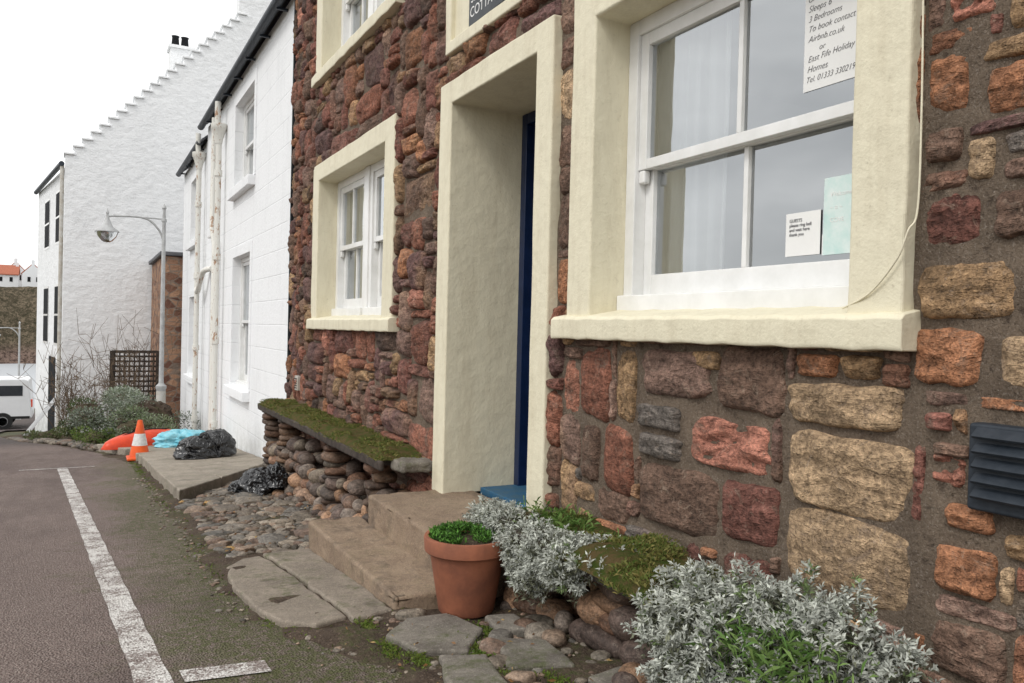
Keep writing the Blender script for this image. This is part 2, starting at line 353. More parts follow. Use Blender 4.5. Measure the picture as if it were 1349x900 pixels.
for (y0,y1,z0,z1,k) in stones:
    if z1<g((y0+y1)/2)-.15: continue
    near=(y0<4.8)
    seg=40 if near else 28
    w=(y1-y0);h=(z1-z0); cy=(y0+y1)/2; cz=(z0+z1)/2
    gap=.005
    hw=max(.012,w/2-gap); hh=max(.012,h/2-gap)
    ex=random.uniform(3,10) if k is None else random.uniform(5,9)
    t=np.linspace(0,2*math.pi,seg,endpoint=False)+rng.uniform(0,.1)
    rs=1/((np.abs(np.cos(t))**ex+np.abs(np.sin(t))**ex)**(1/ex))
    jit=.26 if k is None else .12
    cj=rng.uniform(-jit,jit,(4,2))*min(1,min(w,h)/max(w,h)+.35)
    A=np.outer(RH,rs*np.cos(t)); B=np.outer(RH,rs*np.sin(t))
    sd=rng.uniform(0,100)
    ed=fbm(np.stack([A*2.4+sd,B*2.4+sd*2,A*0],-1),4)*(.19 if k is None else .14)*(RH[:,None]**2)
    A=A*(1+ed); B=B*(1+ed)
    wts=[(1-A)*(1-B)/4,(1+A)*(1-B)/4,(1+A)*(1+B)/4,(1-A)*(1+B)/4]
    Y=cy+hw*(A+sum(w_*cj[i,0] for i,w_ in enumerate(wts))); Z=cz+hh*(B+sum(w_*cj[i,1] for i,w_ in enumerate(wts)))
    prot=random.uniform(.014,.050) if y0>2.9 else random.uniform(.010,.022)
    if k: prot=random.uniform(.016,.026)
    prof=np.array([1,1,1,1,.98,.94,.85,.66,.25,-.7])[:,None]
    P=np.stack([Y*10+Z*3,Z*20,Y*0+sd],-1)
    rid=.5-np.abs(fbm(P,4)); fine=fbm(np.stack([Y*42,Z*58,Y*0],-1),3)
    amp=.030 if y0>2.9 else .016
    fac=np.full(A.shape,1e9)
    for _ in range(random.randint(3,6)):
        an=rng.uniform(0,6.28); sl=rng.uniform(.25,1.0); fac=np.minimum(fac,rng.uniform(.1,.6)-sl*(A*math.cos(an)+B*math.sin(an)))
    fac=np.clip(fac,-1.1,.5)*amp*.85*min(1.2,min(w,h)/.12)
    rough=(rid*amp+fine*.008+fac)*(1-(RH[:,None]/1.05)**9)
    if k=='pinkred': rough=(rid*.05+fine*.012-.012)*(1-(RH[:,None]/1.05)**9)
    X=W-(prof*prot+rough)
    V=np.stack([X,Y,Z],-1).reshape(-1,3)
    nr=len(RH)
    for i in range(nr-1):
        for j in range(seg):
            a=i*seg+j;b_=i*seg+(j+1)%seg
            allF.append((a+off,a+seg+off,b_+seg+off,b_+off))
    base=np.array(PAL[k] if k else zone_col(cy,cz))*random.uniform(.72,1.22)
    alt=np.array(PAL[random.choice(['red','brown','purple','ochre','redgrey'])])*.9 if k is None else base*.72
    mixn=np.clip(fbm(V*8+sd,3)*1.1+.25,0,1)[:,None]*.6
    C=base*(1-mixn)+alt*mixn
    cav_shade=np.clip(1+ (rid.reshape(-1,1)-.2)*.8+fine.reshape(-1,1)*.25,.45,1.25); C=C*cav_shade  # crevice shade painted into the vertex colour, following the surface relief
    allV.append(V);allC.append(C);off+=len(V)
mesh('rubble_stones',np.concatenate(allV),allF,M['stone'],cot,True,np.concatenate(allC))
gy=np.arange(YS,YE+.001,.0237); gz=np.arange(-2.3,ZT+.001,.025)
ops2=[(a+.04,b-.04,c_+.03,d-.04) for a,b,c_,d in openings]; ops2[1]=(3.08,4.24,-1.3,1.35)
cutsY=np.array(sorted(set(list(np.round(gy,4))+[q for o in ops2 for q in o[:2]]))); cutsZ=np.array(sorted(set(list(np.round(gz,4))+[q for o in ops2 for q in o[2:]])))
YY,ZZ=np.meshgrid(cutsY,cutsZ); XX=W-fbm(np.stack([YY*7,ZZ*7,YY*0],-1),5)*.012-.004
XX=np.where(YY<1.28,XX-.006,XX)
V=np.stack([XX,YY,ZZ],-1).reshape(-1,3); F=[]
ny=len(cutsY)
for j in range(len(cutsZ)-1):
    cz=(cutsZ[j]+cutsZ[j+1])/2
    oo=[o for o in ops2 if o[2]<cz<o[3]]
    for i in range(ny-1):
        cy=(cutsY[i]+cutsY[i+1])/2
        if any(o[0]<cy<o[1] for o in oo): continue
        F.append((j*ny+i,(j+1)*ny+i,(j+1)*ny+i+1,j*ny+i+1))
mesh('mortar',V,F,M['mortar'],cot,True)
box('back_wall',7.2,7.5,YS,YE,-2.5,ZT,M['mortar'],cot)
box('end_wall',W+.02,7.2,YS,YS+.3,-2.5,ZT,M['mortar'],cot)
extr('gable_wall',[(W+.03,-2.6),(7.2,-2.6),(7.2,ZT),(4.5,ZT+2.6),(W+.03,ZT)],'y',YE-.3,YE-.002,M['mortar'],cot)
extr('roof',[(W-.15,ZT-.05),(4.5,ZT+2.7),(7.6,ZT-.1),(7.6,ZT+.02),(4.5,ZT+2.85),(W-.15,ZT+.07)],'y',YS-.1,YE+.05,M['slate'],cot)
tube('corner_trim',[(W-.012,YE+.005,-1.7),(W-.012,YE+.005,ZT)],.022,M['iron'],cot)

def ring(name,y0,y1,z0,z1,iy0,iy1,iz0,iz1,xf,xr,mat,parent,u=False,xb=W+.012):
    zb=z0 if u else iz0
    O=[(y0,z0),(y1,z0),(y1,z1),(y0,z1)]; I=[(iy0,zb),(iy1,zb),(iy1,iz1),(iy0,iz1)]
    v=[(xf,*p_) for p_ in O]+[(xf,*p_) for p_ in I]+[(xb,*p_) for p_ in O]+[(xr,*p_) for p_ in I]
    f=[]
    for i in range(4):
        if u and i==0: continue
        j=(i+1)%4
        f+=[(i,j,4+j,4+i),(i,8+i,8+j,j),(4+i,4+j,12+j,12+i)]
    o=recalc(mesh(name,v,f,mat,parent))
    if o.data.polygons[0].normal.x>0: o.data.flip_normals()
    b=o.modifiers.new('b','BEVEL'); b.width=.009; b.segments=3; b.limit_method='ANGLE'; b.angle_limit=math.radians(35)
    sd=o.modifiers.new('s','SUBSURF'); sd.subdivision_type='SIMPLE'; sd.levels=4; sd.render_levels=4
    tx=bpy.data.textures.get('wob') or bpy.data.textures.new('wob','CLOUDS'); tx.noise_scale=.25; tx.noise_depth=3
    dm=o.modifiers.new('d','DISPLACE'); dm.texture=tx; dm.texture_coords='GLOBAL'; dm.strength=.009; dm.mid_level=.5
    for p_ in o.data.polygons: p_.use_smooth=True
    o.modifiers.new('w','WEIGHTED_NORMAL')
    return o
def extr_sill(name,y0,y1,zb,zf,zr,xf,xr,mat,parent):
    nseg=24; P=[(xf+.004,zb),(xf,zb+.012),(xf,zf-.012),(xf+.012,zf),(W-.02,zf+(zr-zf)*.3),(xr,zr),(xr,zb)]
    v=[];f=[];m=len(P)
    for i in range(nseg+1):
        y=y0+(y1-y0)*i/nseg
        for a,b_ in P: v.append((a+.003*math.sin(i*1.7+y0)*(a<W),y,b_+.0025*math.sin(i*2.3)))
    for i in range(nseg):
        for j in range(m): f.append((i*m+j,(i+1)*m+j,(i+1)*m+(j+1)%m,i*m+(j+1)%m))
    f+=[tuple(range(m)),tuple(range(nseg*m,nseg*m+m))[::-1]]
    return recalc(mesh(name,v,f,mat,parent,bevel=.004))

def sash(parent,y0,y1,z0,z1,xg=1.97,bars=1,st=.05,fr=.06,fb=.07,pre=''):
    m=M['white_gloss']; w=parent
    box(pre+'frame_side',xg,xg+.10,y0,y0+fr,z0,z1,m,w,.003); box(pre+'frame_side',xg,xg+.10,y1-fr,y1,z0,z1,m,w,.003)
    box(pre+'frame_head',xg+.001,xg+.10,y0+fr,y1-fr,z1-fr,z1,m,w,.003); box(pre+'frame_sill',xg-.035,xg+.10,y0+.001,y1-.001,z0-.001,z0+fb,m,w,.006)
    a,b_,c_,d=y0+fr,y1-fr,z0+fb,z1-fr; mid=(c_+d)/2
    for (nm,x0,x1,za,zb,rb,rt) in (('upper',xg+.015,xg+.05,mid-.02,d,.04,st),('lower',xg+.055,xg+.09,c_,mid+.02,.085,.04)):
        box(pre+nm+'_stile',x0,x1,a,a+st,za,zb,m,w,.003); box(pre+nm+'_stile',x0,x1,b_-st,b_,za,zb,m,w,.003)
        box(pre+nm+'_rail',x0+.001,x1-.001,a+st,b_-st,za,za+rb,m,w,.003); box(pre+nm+'_rail',x0+.001,x1-.001,a+st,b_-st,zb-rt,zb,m,w,.003)
        for k in range(bars):
            yc=a+st+(b_-a-2*st)*(k+1)/(bars+1); box(pre+nm+'_glazing_bar',x0+.004,x1-.004,yc-.011,yc+.011,za+rb,zb-rt,m,w,.003)
        xm=(x0+x1)/2+.003
        mesh(pre+nm+'_glass',[(xm,a+st,za+rb),(xm,b_-st,za+rb),(xm,b_-st,zb-rt),(xm,a+st,zb-rt)],[(0,3,2,1)],M['glass'],w)
    for yy in (a,b_-.04):
        box(pre+'sash_horn',xg+.016,xg+.049,yy+.001,yy+.039,mid-.075,mid-.021,m,w,.008)
def curtain(name,x,y0,y1,z0,z1,parent,amp=.02,freq=60,mat=None):
    ny_=int((y1-y0)*120)+2; v=[];f=[]
    for i in range(ny_):
        y=y0+(y1-y0)*i/(ny_-1)
        for j,zz in enumerate(np.linspace(z0,z1,6)):
            k=1-.35*j/5
            v.append((x+amp*k*math.sin(freq*y+1.5*math.sin(y*13))+.008*math.sin(y*151),y+.006*math.sin(zz*4+y*20),zz))
    for i in range(ny_-1):
        for j in range(5): f.append((i*6+j,i*6+j+1,(i+1)*6+j+1,(i+1)*6+j))
    return mesh(name,v,f,mat or M['net'],parent,True)
def room(parent,y0,y1,z0,z1,x0=2.12,x1=4.6):
    v=[(x0,y0,z0),(x1,y0,z0),(x1,y1,z0),(x0,y1,z0),(x0,y0,z1),(x1,y0,z1),(x1,y1,z1),(x0,y1,z1)]
    mesh('room_interior',v,[(0,1,2,3),(4,7,6,5),(0,4,5,1),(1,5,6,2),(2,6,7,3)],M['room'],parent)
XF=1.795
for zo in (0,2.16):
    ring('window_surround',1.29,2.86,-.02+zo,1.42+zo,1.455,2.69,.06+zo,1.27+zo,XF,1.99,M['cream'],cot)
    extr_sill('window_sill',1.27,2.93,-.028+zo,.065+zo,.10+zo,1.765,1.965,M['cream'],cot)
    sash(cot,1.455,2.69,.085+zo,1.27+zo,1.965)
    room(cot,.6,3.1,-.9+zo,1.6+zo)
    curtain('net_curtain',2.12,2.26,2.68,.1+zo,1.3+zo,cot,.022,75)
    ring('window_surround',5.04,7.16,-.02+zo,1.42+zo,5.24,6.98,.06+zo,1.27+zo,XF,1.99,M['cream'],cot)
    extr_sill('window_sill',5.0,7.2,-.028+zo,.065+zo,.10+zo,1.765,1.965,M['cream'],cot)
    box('window_mullion',1.955,2.07,6.06,6.16,.085+zo,1.268+zo,M['white_gloss'],cot,.004)
    sash(cot,5.24,6.06,.085+zo,1.27+zo,1.967); sash(cot,6.16,6.98,.085+zo,1.27+zo,1.967)
    room(cot,4.8,7.4,-.9+zo,1.6+zo)
    curtain('net_curtain',2.15,6.2,6.9,.1+zo,1.3+zo,cot,.02,70); curtain('net_curtain',2.15,5.3,5.75,.1+zo,1.3+zo,cot,.02,70)
box('window_ledge',2.085,2.3,1.4,2.75,.06,.10,M['white_gloss'],cot,.004)
box('bookcase',4.1,4.5,1.2,2.6,-.9,.9,M['wood'],cot,.01)
box('armchair_back',2.7,3.1,1.9,2.6,-.9,.32,M['blue'],cot,.08)
def text(name,s,x,y,z,size,mat,parent,shear=0,align='LEFT',space=1.0,off=0):
    c_=bpy.data.curves.new(name,'FONT'); c_.body=s; c_.size=size; c_.shear=shear; c_.align_x=align; c_.space_line=space; c_.extrude=.0004; c_.offset=off
    c_.materials.append(mat); o=bpy.data.objects.new(name,c_)
    o.matrix_world=Matrix(((0,0,-1,x),(-1,0,0,y),(0,1,0,z),(0,0,0,1))); link(o); 
    o.parent=parent; return o
def sheet(name,y0,y1,z0,z1,x,mat,parent,rot=0):
    v=[(x,y0,z0),(x,y1,z0+rot),(x,y1,z1+rot),(x,y0,z1)]
    return mesh(name,v,[(0,3,2,1)],mat,parent)
no=empty('window_notice')
sheet('paper',1.565,1.805,.775,1.20,1.9975,M['paper'],no,0)
lines=['Seascape','Ground floor','Sleeps 6','3 Bedrooms','To book contact','Airbnb.co.uk','       or','East Fife Holiday','Homes','Tel. 01333 330219']
for i,s_ in enumerate(lines):
    t_=text('handwriting',s_,1.9965,1.797-random.uniform(0,.008),1.085-i*.0315,.0275+random.uniform(-.002,.002),M['ink'],no,.35,off=-.0006); t_.rotation_euler.rotate_axis('Z',random.uniform(-.03,.03)); t_.scale.x=.92
no=empty('window_notice.001'); sheet('paper',1.755,1.895,.265,.405,2.036,M['paper'],no,.0); text('print','GUESTS\nplease ring bell\nand wait here\nthank you',2.0352,1.88,.375,.015,M['ink'],no)
no=empty('window_notice.002'); sheet('paper',1.60,1.745,.26,.50,2.0365,M['paperG'],no,.0); text('print','Welcome\n\n~ o ~\n\nCOVE',2.0358,1.72,.44,.02,M['paper'],no)
no=empty('window_notice.003'); sheet('paper',1.63,1.75,.262,.325,2.0385,M['paper'],no,.0)
tube('wall_cable',smoothpath([(1.815,1.272,2.6),(1.812,1.268,1.4),(1.812,1.272,1.0),(1.810,1.264,.6),(1.805,1.262,.33),(1.785,1.272,.27),(1.782,1.30,.20),(1.79,1.38,.12),(1.80,1.47,.082)]),.0026,M['cream'],cot)
ring('door_surround',3.02,4.28,-.93,1.395,3.165,4.12,0,1.265,XF,2.285,M['cream'],cot,u=True)
box('door_frame',2.25,2.34,4.06,4.119,-.92,1.263,M['blue'],cot,.004); box('door_frame',2.25,2.34,3.167,3.25,-.92,1.263,M['blue'],cot,.004); box('door_frame',2.251,2.34,3.25,4.06,1.2,1.262,M['blue'],cot,.004)
box('door_leaf',2.30,2.345,3.25,4.06,-.88,1.2,M['blue'],cot,.003)
for (a,b_,c_,d) in ((3.34,3.60,-.75,-.1),(3.70,3.96,-.75,-.1),(3.34,3.60,.05,1.08),(3.70,3.96,.05,1.08)): 
    box('door_panel',2.286,2.301,a,b_,c_,d,M['blue'],cot,.008)
box('door_sill',2.03,2.36,3.17,4.115,-.96,-.905,M['bluestep'],cot,.006)
ring('name_panel_border',3.12,4.24,1.56,2.35,3.19,4.17,1.63,2.28,1.80,1.835,M['cream'],cot)
box('name_panel',1.83,1.86,3.185,4.175,1.62,2.29,M['cream'],cot)
box('name_plaque',1.812,1.829,3.55,3.95,1.635,2.04,M['plaque'],cot,.004)
text('plaque_text','SEASCAPE\nCOTTAGE',1.8112,3.75,1.755,.078,M['paper'],cot,0,'CENTER',1.0)
st=empty('doorstep')
def slabstep(name,y0,y1,x0,x1,z0,z1,mat,parent,amt=.018):
    o=box(name,x0,x1,y0,y1,z0,z1,mat,parent)
    b=o.modifiers.new('b','BEVEL'); b.width=.013; b.segments=3
    s_=o.modifiers.new('s','SUBSURF'); s_.subdivision_type='SIMPLE'; s_.levels=s_.render_levels=5
    tx=bpy.data.textures.get('wob2') or bpy.data.textures.new('wob2','CLOUDS'); tx.noise_scale=.1; tx.noise_depth=4
    dm=o.modifiers.new('d','DISPLACE'); dm.texture=tx; dm.texture_coords='GLOBAL'; dm.strength=amt; dm.mid_level=.5
    for p_ in o.data.polygons: p_.use_smooth=True
    return o
slabstep('upper_step',3.04,4.24,1.40,2.0,-1.2,-.925,M['step'],st)
slabstep('lower_step',3.02,4.42,1.12,1.42,-1.42,-1.085,M['step'],st)
ve=empty('air_vent'); box('plate',1.80,1.85,.78,1.115,-.385,-.185,M['ventm'],ve,.008)
for k in range(5):
    z=-.355+k*.034
    extr('louvre',[(1.783,z),(1.803,z+.022),(1.803,z+.028),(1.778,z+.006)],'y',.80,.955,M['ventm'],ve,.001)
    extr('louvre',[(1.783,z),(1.803,z+.022),(1.803,z+.028),(1.778,z+.006)],'y',.97,1.095,M['ventm'],ve,.001)
va=empty('air_vent.001'); box('plate',1.80,1.85,7.62,7.80,-.62,-.48,M['lampwhite'],va,.004)
for k in range(5): box('slot',1.797,1.801,7.64,7.78,-.60+k*.022,-.592+k*.022,M['iron'],va)

# ------------------------------------------------------------ pebbles
def sph(nu=16,nv=10):
    v=[];f=[]
    for j in range(nv+1):
        ph=math.pi*j/nv
        for i in range(nu):
            a=2*math.pi*i/nu; v.append((math.sin(ph)*math.cos(a),math.sin(ph)*math.sin(a),math.cos(ph)))
    for j in range(nv):
        for i in range(nu): f.append((j*nu+i,(j+1)*nu+i,(j+1)*nu+(i+1)%nu,j*nu+(i+1)%nu))
    return np.array(v),f
SV,SF=sph()
def pebbles(name,L,mat,parent=None,amp=.12,ex=.85,fl=1.3):
    V=[];F=[];C=[];o=0
    for (pos,rad,rot,c_) in L:
        v=SV.copy(); v=np.sign(v)*np.abs(v)**ex
        s_=rng.uniform(0,100); v=v*(1+amp*fbm(SV*fl+s_,3))[:,None]
        v=v*np.array(rad); ca,sa=math.cos(rot),math.sin(rot); tl=rng.uniform(-.35,.35)
        x=v[:,0]*ca-v[:,1]*sa; y=v[:,0]*sa+v[:,1]*ca; z=v[:,2]+y*math.sin(tl)*.5
        V.append(np.c_[x,y,z]+np.array(pos)); F+=[tuple(i+o for i in q) for q in SF]; C.append(np.tile(np.array(c_),(len(v),1))); o+=len(v)
    return mesh(name,np.concatenate(V),F,mat,parent,True,np.concatenate(C))
PEB=[(.25,.14,.09),(.29,.185,.125),(.19,.12,.085),(.14,.105,.085),(.23,.185,.14),(.32,.19,.115),(.12,.085,.07),(.20,.16,.13)]
GPEB=[(.19,.155,.12),(.24,.20,.155),(.14,.12,.095),(.25,.18,.13),(.21,.18,.145),(.16,.145,.125),(.29,.24,.185),(.20,.135,.10)]
def pc(d=1,P=None): c_=random.choice(P or PEB); k=random.uniform(.7,1.15)*d; return tuple(q*k for q in c_)
def planter(name,y0,y1,zt,stacks,parent,low=.0):
    L=[]
    for ys_ in stacks:
        z=g(ys_)+.02
        while z<zt-.06:
            h=random.uniform(.022,.036); w=random.uniform(.08,.115)
            L.append(((1.65+random.uniform(-.02,.02),ys_+random.uniform(-.02,.02),z+h),(w,w*random.uniform(.9,1.2),h*1.15),random.uniform(-.3,.3),tuple(q*.5 for q in pc()))); z+=h*1.8
    pebbles('stacked_stones',L,M['cobble'],parent,.18,.7)
    L=[]
    y=y0+.05
    while y<y1-.03:
        hm=(zt-.10)-low-.15*(.5+.5*math.sin(y*5.3))-random.uniform(0,.06)
        for lay in range(6):
            yy=y+random.uniform(-.03,.03)+(lay%2)*.07; zz=g(yy)+.05+lay*.092
            if zz>hm: continue
            for xx in ((1.60+lay*.025),(1.77)):
                rr=random.choice([.045,.058,.068,.08])*random.uniform(.9,1.1)
                L.append(((xx+random.uniform(-.03,.03),yy,zz),(rr*random.uniform(.85,1.3),rr*random.uniform(.9,1.25),rr*random.uniform(.7,.95)),random.uniform(0,3),pc(1.0)))
        y+=.135
    for k in range(int((y1-y0)*8)):
        yy=random.uniform(y0,y1); rr=random.uniform(.025,.055); L.append(((random.uniform(1.44,1.56),yy,g(yy)+.03),(rr*1.3,rr,rr*.8),random.uniform(0,3),pc(.9)))
    pebbles('piled_cobbles',L,M['cobble'],parent,.10,.94)
pl=empty('stone_planter')
planter('p',4.55,7.95,-.78,[7.85,7.3,5.72,4.75],pl,.09)
extr('planter_slab',[(1.56,-.818),(1.84,-.818),(1.84,-.77),(1.56,-.785)],'y',4.50,8.08,M['wood'],pl,.006)
slabstep('planter_edge_board',4.42,8.12,1.53,1.556,-.838,-.778,M['wood'],pl,.012)
slabstep('planter_end_stone',4.30,4.50,1.62,1.83,-.835,-.775,M['flag'],pl,.035)
pl2=empty('stone_planter.001')
planter('p',1.2,2.92,-.80,[2.78,2.2,1.55],pl2)
extr('planter_slab',[(1.51,-.83),(1.84,-.83),(1.84,-.77),(1.51,-.79)],'y',1.32,2.98,M['wood'],pl2,.006)
# ------------------------------------------------------------ leaves
def leaves(name,P,D,Ln,Wd,C,parent=None,bend=.25):
    P=np.asarray(P,float);D=np.asarray(D,float);D/=np.linalg.norm(D,axis=1)[:,None]+1e-9; n_=len(P)
    Ln=np.asarray(Ln)[:,None];Wd=np.asarray(Wd)[:,None]
    rv=rng.normal(size=(n_,3)); Sd=np.cross(D,rv); Sd/=np.linalg.norm(Sd,axis=1)[:,None]; Nn=np.cross(Sd,D)
    mid=P+D*Ln*.5
    v=np.stack([P,mid+Sd*Wd*.5+Nn*Ln*.06,P+D*Ln-np.array([0,0,1])*Ln*bend*.5,mid-Sd*Wd*.5+Nn*Ln*.06],1).reshape(-1,3)
    idx=np.arange(n_)*4
    F=np.concatenate([np.stack([idx,idx+1,idx+2],1),np.stack([idx,idx+2,idx+3],1)])
    Cc=np.repeat(np.asarray(C),4,0)
    return mesh(name,v,F.tolist(),M['leaf'],parent,False,Cc)
def silver(name,tips,parent,green=.0,L0=.030):
    P=[];D=[];Ln=[];Wd=[];C=[]
    for (p_,nrm) in tips:
        p_=np.array(p_);nrm=np.array(nrm)/np.linalg.norm(nrm)+rng.normal(size=3)*.25; nrm/=np.linalg.norm(nrm); k=random.randint(9,13); isg=random.random()<green
        br=random.uniform(.65,1.15); base=np.array((.52,.54,.48)) if not isg else np.array((.16,.22,.09))
        L1=L0*random.uniform(.7,1.2)
        for i in range(k):
            r_=rng.normal(size=3); r_-=nrm*r_.dot(nrm); r_/=np.linalg.norm(r_); up=random.uniform(.1,1.6)
            d=r_+nrm*up; P.append(p_+nrm*random.uniform(-.025,.003)); D.append(d); Ln.append(L1*random.uniform(.6,1.25)); Wd.append(L1*random.uniform(.26,.38)); C.append(base*br*random.uniform(.7,1.15))
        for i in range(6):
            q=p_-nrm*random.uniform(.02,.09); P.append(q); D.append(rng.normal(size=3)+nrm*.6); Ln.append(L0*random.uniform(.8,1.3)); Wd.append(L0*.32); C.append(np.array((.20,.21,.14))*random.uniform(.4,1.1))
    leaves(name,P,D,Ln,Wd,C,parent)
def mound(c,rad,n_):
    out=[]
    while len(out)<n_:
        d=rng.normal(size=3); d/=np.linalg.norm(d)
        if d[2]<-.55 or d[0]>.55: continue
        k=1+.38*float(vn(np.array([d*2.9+np.array(c)*3]))[0])
        k*=random.uniform(.82,1.06)
        q=np.array(c)+d*np.array(rad)*k
        if q[0]>1.82: q[0]=1.82
        out.append((tuple(q),tuple(d/np.array(rad)*.12+np.array([-.5,0,1.0]))))
    return out
sp=empty('silver_plant')
tips=[]
for c_,rd,k in [((1.60,3.08,-.82),(.12,.14,.08),230),((1.58,2.90,-.80),(.13,.15,.07),240),((1.56,2.68,-.84),(.14,.14,.09),280),((1.54,2.50,-.85),(.13,.13,.11),260),((1.60,2.32,-.78),(.17,.15,.05),260),((1.62,2.16,-.77),(.14,.10,.04),130),((1.49,2.60,-.93),(.06,.12,.09),150),((1.50,2.38,-.85),(.07,.12,.07),150)]:
    tips+=mound(c_,rd,k)
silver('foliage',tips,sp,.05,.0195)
sp=empty('silver_plant.001'); tips=[]
for c_,rd,k in [((1.60,1.88,-.80),(.12,.08,.05),110),((1.55,1.80,-.82),(.14,.10,.11),280),((1.56,1.64,-.80),(.18,.14,.14),480),((1.60,1.50,-.79),(.18,.15,.17),520),((1.64,1.35,-.80),(.16,.13,.17),460),((1.70,1.22,-.85),(.11,.09,.14),260),((1.47,1.70,-.94),(.08,.10,.11),200),((1.47,1.55,-.98),(.11,.13,.14),330),((1.51,1.38,-1.0),(.12,.14,.15),330),((1.57,1.22,-1.0),(.11,.11,.13),240)]:
    tips+=mound(c_,rd,k)
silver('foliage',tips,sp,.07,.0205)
def blades(name,pts,h,parent,col=((.07,.14,.02),(.12,.17,.04)),lean=.5,w=.004):
    P=[];D=[];Ln=[];Wd=[];C=[]
    for q in pts:
        P.append(q); D.append((random.gauss(0,lean),random.gauss(0,lean),1)); Ln.append(h*random.uniform(.5,1.3)); Wd.append(w*random.uniform(.7,1.5)); t=random.random(); C.append(np.array(col[0])*(1-t)+np.array(col[1])*t)
    return leaves(name,P,D,Ln,Wd,C,parent,.5)
gp=empty('green_succulent_plant')
blades('leaves',[(random.gauss(1.52,.06),random.gauss(1.40,.08),-.74+random.uniform(-.11,.02)) for _ in range(1000)],.05,gp,((.07,.15,.03),(.16,.24,.07)),.9,.004)
blades('leaves',[(random.gauss(1.70,.05),random.gauss(2.70,.12),-.745+random.uniform(-.05,.01)) for _ in range(500)],.045,gp,((.07,.15,.03),(.14,.20,.05)),.9,.006)
def mossy(name,y0,y1,x0,x1,z,seed,nb,amp=.03):
    ms_=empty(name)
    ys_=np.arange(y0,y1,.025); xs_=np.linspace(x0,x1,14); Yg,Xg=np.meshgrid(ys_,xs_,indexing='ij')
    ed=np.minimum(1,np.minimum((Xg-x0),(x1+.05-Xg))/.04)*np.minimum(1,np.minimum(Yg-y0,y1-Yg)/.06)
    Zg=z+(fbm(np.stack([Xg*9+seed,Yg*9,Xg*0],-1),4)*.5+.55)*amp*ed-.004
    nx=14; V=np.stack([Xg,Yg,Zg],-1).reshape(-1,3); F=[(i*nx+j,(i+1)*nx+j,(i+1)*nx+j+1,i*nx+j+1) for i in range(len(ys_)-1) for j in range(nx-1)]
    mesh('moss_bed',V,F,M['moss'],ms_,True)
    pts=[]
    for _ in range(nb):
        i=random.randrange(len(V)); q=V[i]+rng.normal(size=3)*np.array([.012,.012,0])
        if vn(np.array([[q[0]*7,q[1]*7,seed]]))[0]<-.25: continue
        pts.append(tuple(q-np.array([0,0,.004])))
    blades('moss_blades',pts,.026,ms_,((.07,.12,.02),(.22,.18,.06)),.7,.004)
mossy('moss',4.46,8.1,1.535,1.83,-.775,3,14000,.07)
mossy('moss.001',1.85,2.36,1.47,1.8,-.785,9,7000,.09)
mossy('moss.002',2.35,2.95,1.60,1.83,-.785,5,1200,.05)

# ------------------------------------------------------------ paving near the steps
def flag(name,poly,top,thick,mat,parent=None):
    P=[]
    for (a,b),(c_,d) in zip(poly,poly[1:]+poly[:1]):
        k=max(2,int(math.hypot(c_-a,d-b)/.05))
        for i in range(k):
            x=a+(c_-a)*i/k; y=b+(d-b)*i/k; P.append((x+.010*float(vn(np.array([[x*14,y*14,1.]]))[0]),y+.010*float(vn(np.array([[x*14,y*14,7.]]))[0])))
    o=prism(name,P,top-thick,top,mat,parent,zf=g)
    b=o.modifiers.new('b','BEVEL'); b.width=.012; b.segments=3; b.limit_method='ANGLE'; b.angle_limit=math.radians(50)
    return o
ps=empty('paving_slab')
flag('slab',[(.93,3.05),(.80,3.0),(.70,3.12),(.64,3.35),(.62,3.75),(.66,4.2),(.76,4.36),(.86,4.38),(.90,3.9)],.028,.1,M['slab'],ps); flag('slab',[(.94,2.98),(1.115,3.02),(1.13,3.6),(1.125,4.4),(.875,4.4),(.91,3.9)],.035,.1,M['slab'],ps)
fs=empty('flagstones')
FL=([(1.02,2.50),(1.16,2.42),(1.32,2.62),(1.28,2.86),(1.12,2.88),(.98,2.72)],[(1.2,2.2),(1.4,2.12),(1.45,2.38),(1.3,2.5)],[(.96,2.1),(1.14,2.05),(1.19,2.34),(1.05,2.42)],[(1.42,1.7),(1.6,1.75),(1.55,2.05),(1.38,2.02)],[(1.1,1.6),(1.35,1.65),(1.3,1.98),(1.08,1.95)],[(1.35,2.55),(1.46,2.5),(1.5,2.7),(1.38,2.74)])
for i,poly in enumerate(FL): flag('flag',poly,.036+.004*(i%3),.08,M['flag'],fs)
def inflag(x,y):
    for P in FL:
        c=False
        for (a,b),(c_,d) in zip(P,P[1:]+P[:1]):
            if (b>y)!=(d>y) and x<(c_-a)*(y-b)/(d-b)+a: c=not c
        if c: return True
    return False
L=[]
def free(x,y):
    if 2.93<y<4.42 and x<1.2 and x>.6: return False
    if 3.0<y<4.45 and x>1.1: return False
    if y>6.8+ (x-.71)/.86*1.6: return False
    return True
for _ in range(9000):
    y=random.uniform(3.3,8.6); x=random.uniform(.70,1.8)
    if not free(x,y): continue
    s_=random.choice([.022,.03,.04,.055,.075,.10])*random.uniform(.85,1.15)
    if any((x-q[0][0])**2+((y-q[0][1])*.85)**2<(s_+q[1][0])**2*.62 for q in L): continue
    L.append(((x,y,g(y)+.008+random.uniform(-.004,.005)),(s_,s_*random.uniform(.9,1.4),s_*.16+.018),random.uniform(0,3),(.42,.26,.10) if random.random()<.02 else pc(.92,GPEB)))
pebbles('cobbled_gutter',L,M['cobble'],None,.30,.58,1.8)
L=[]
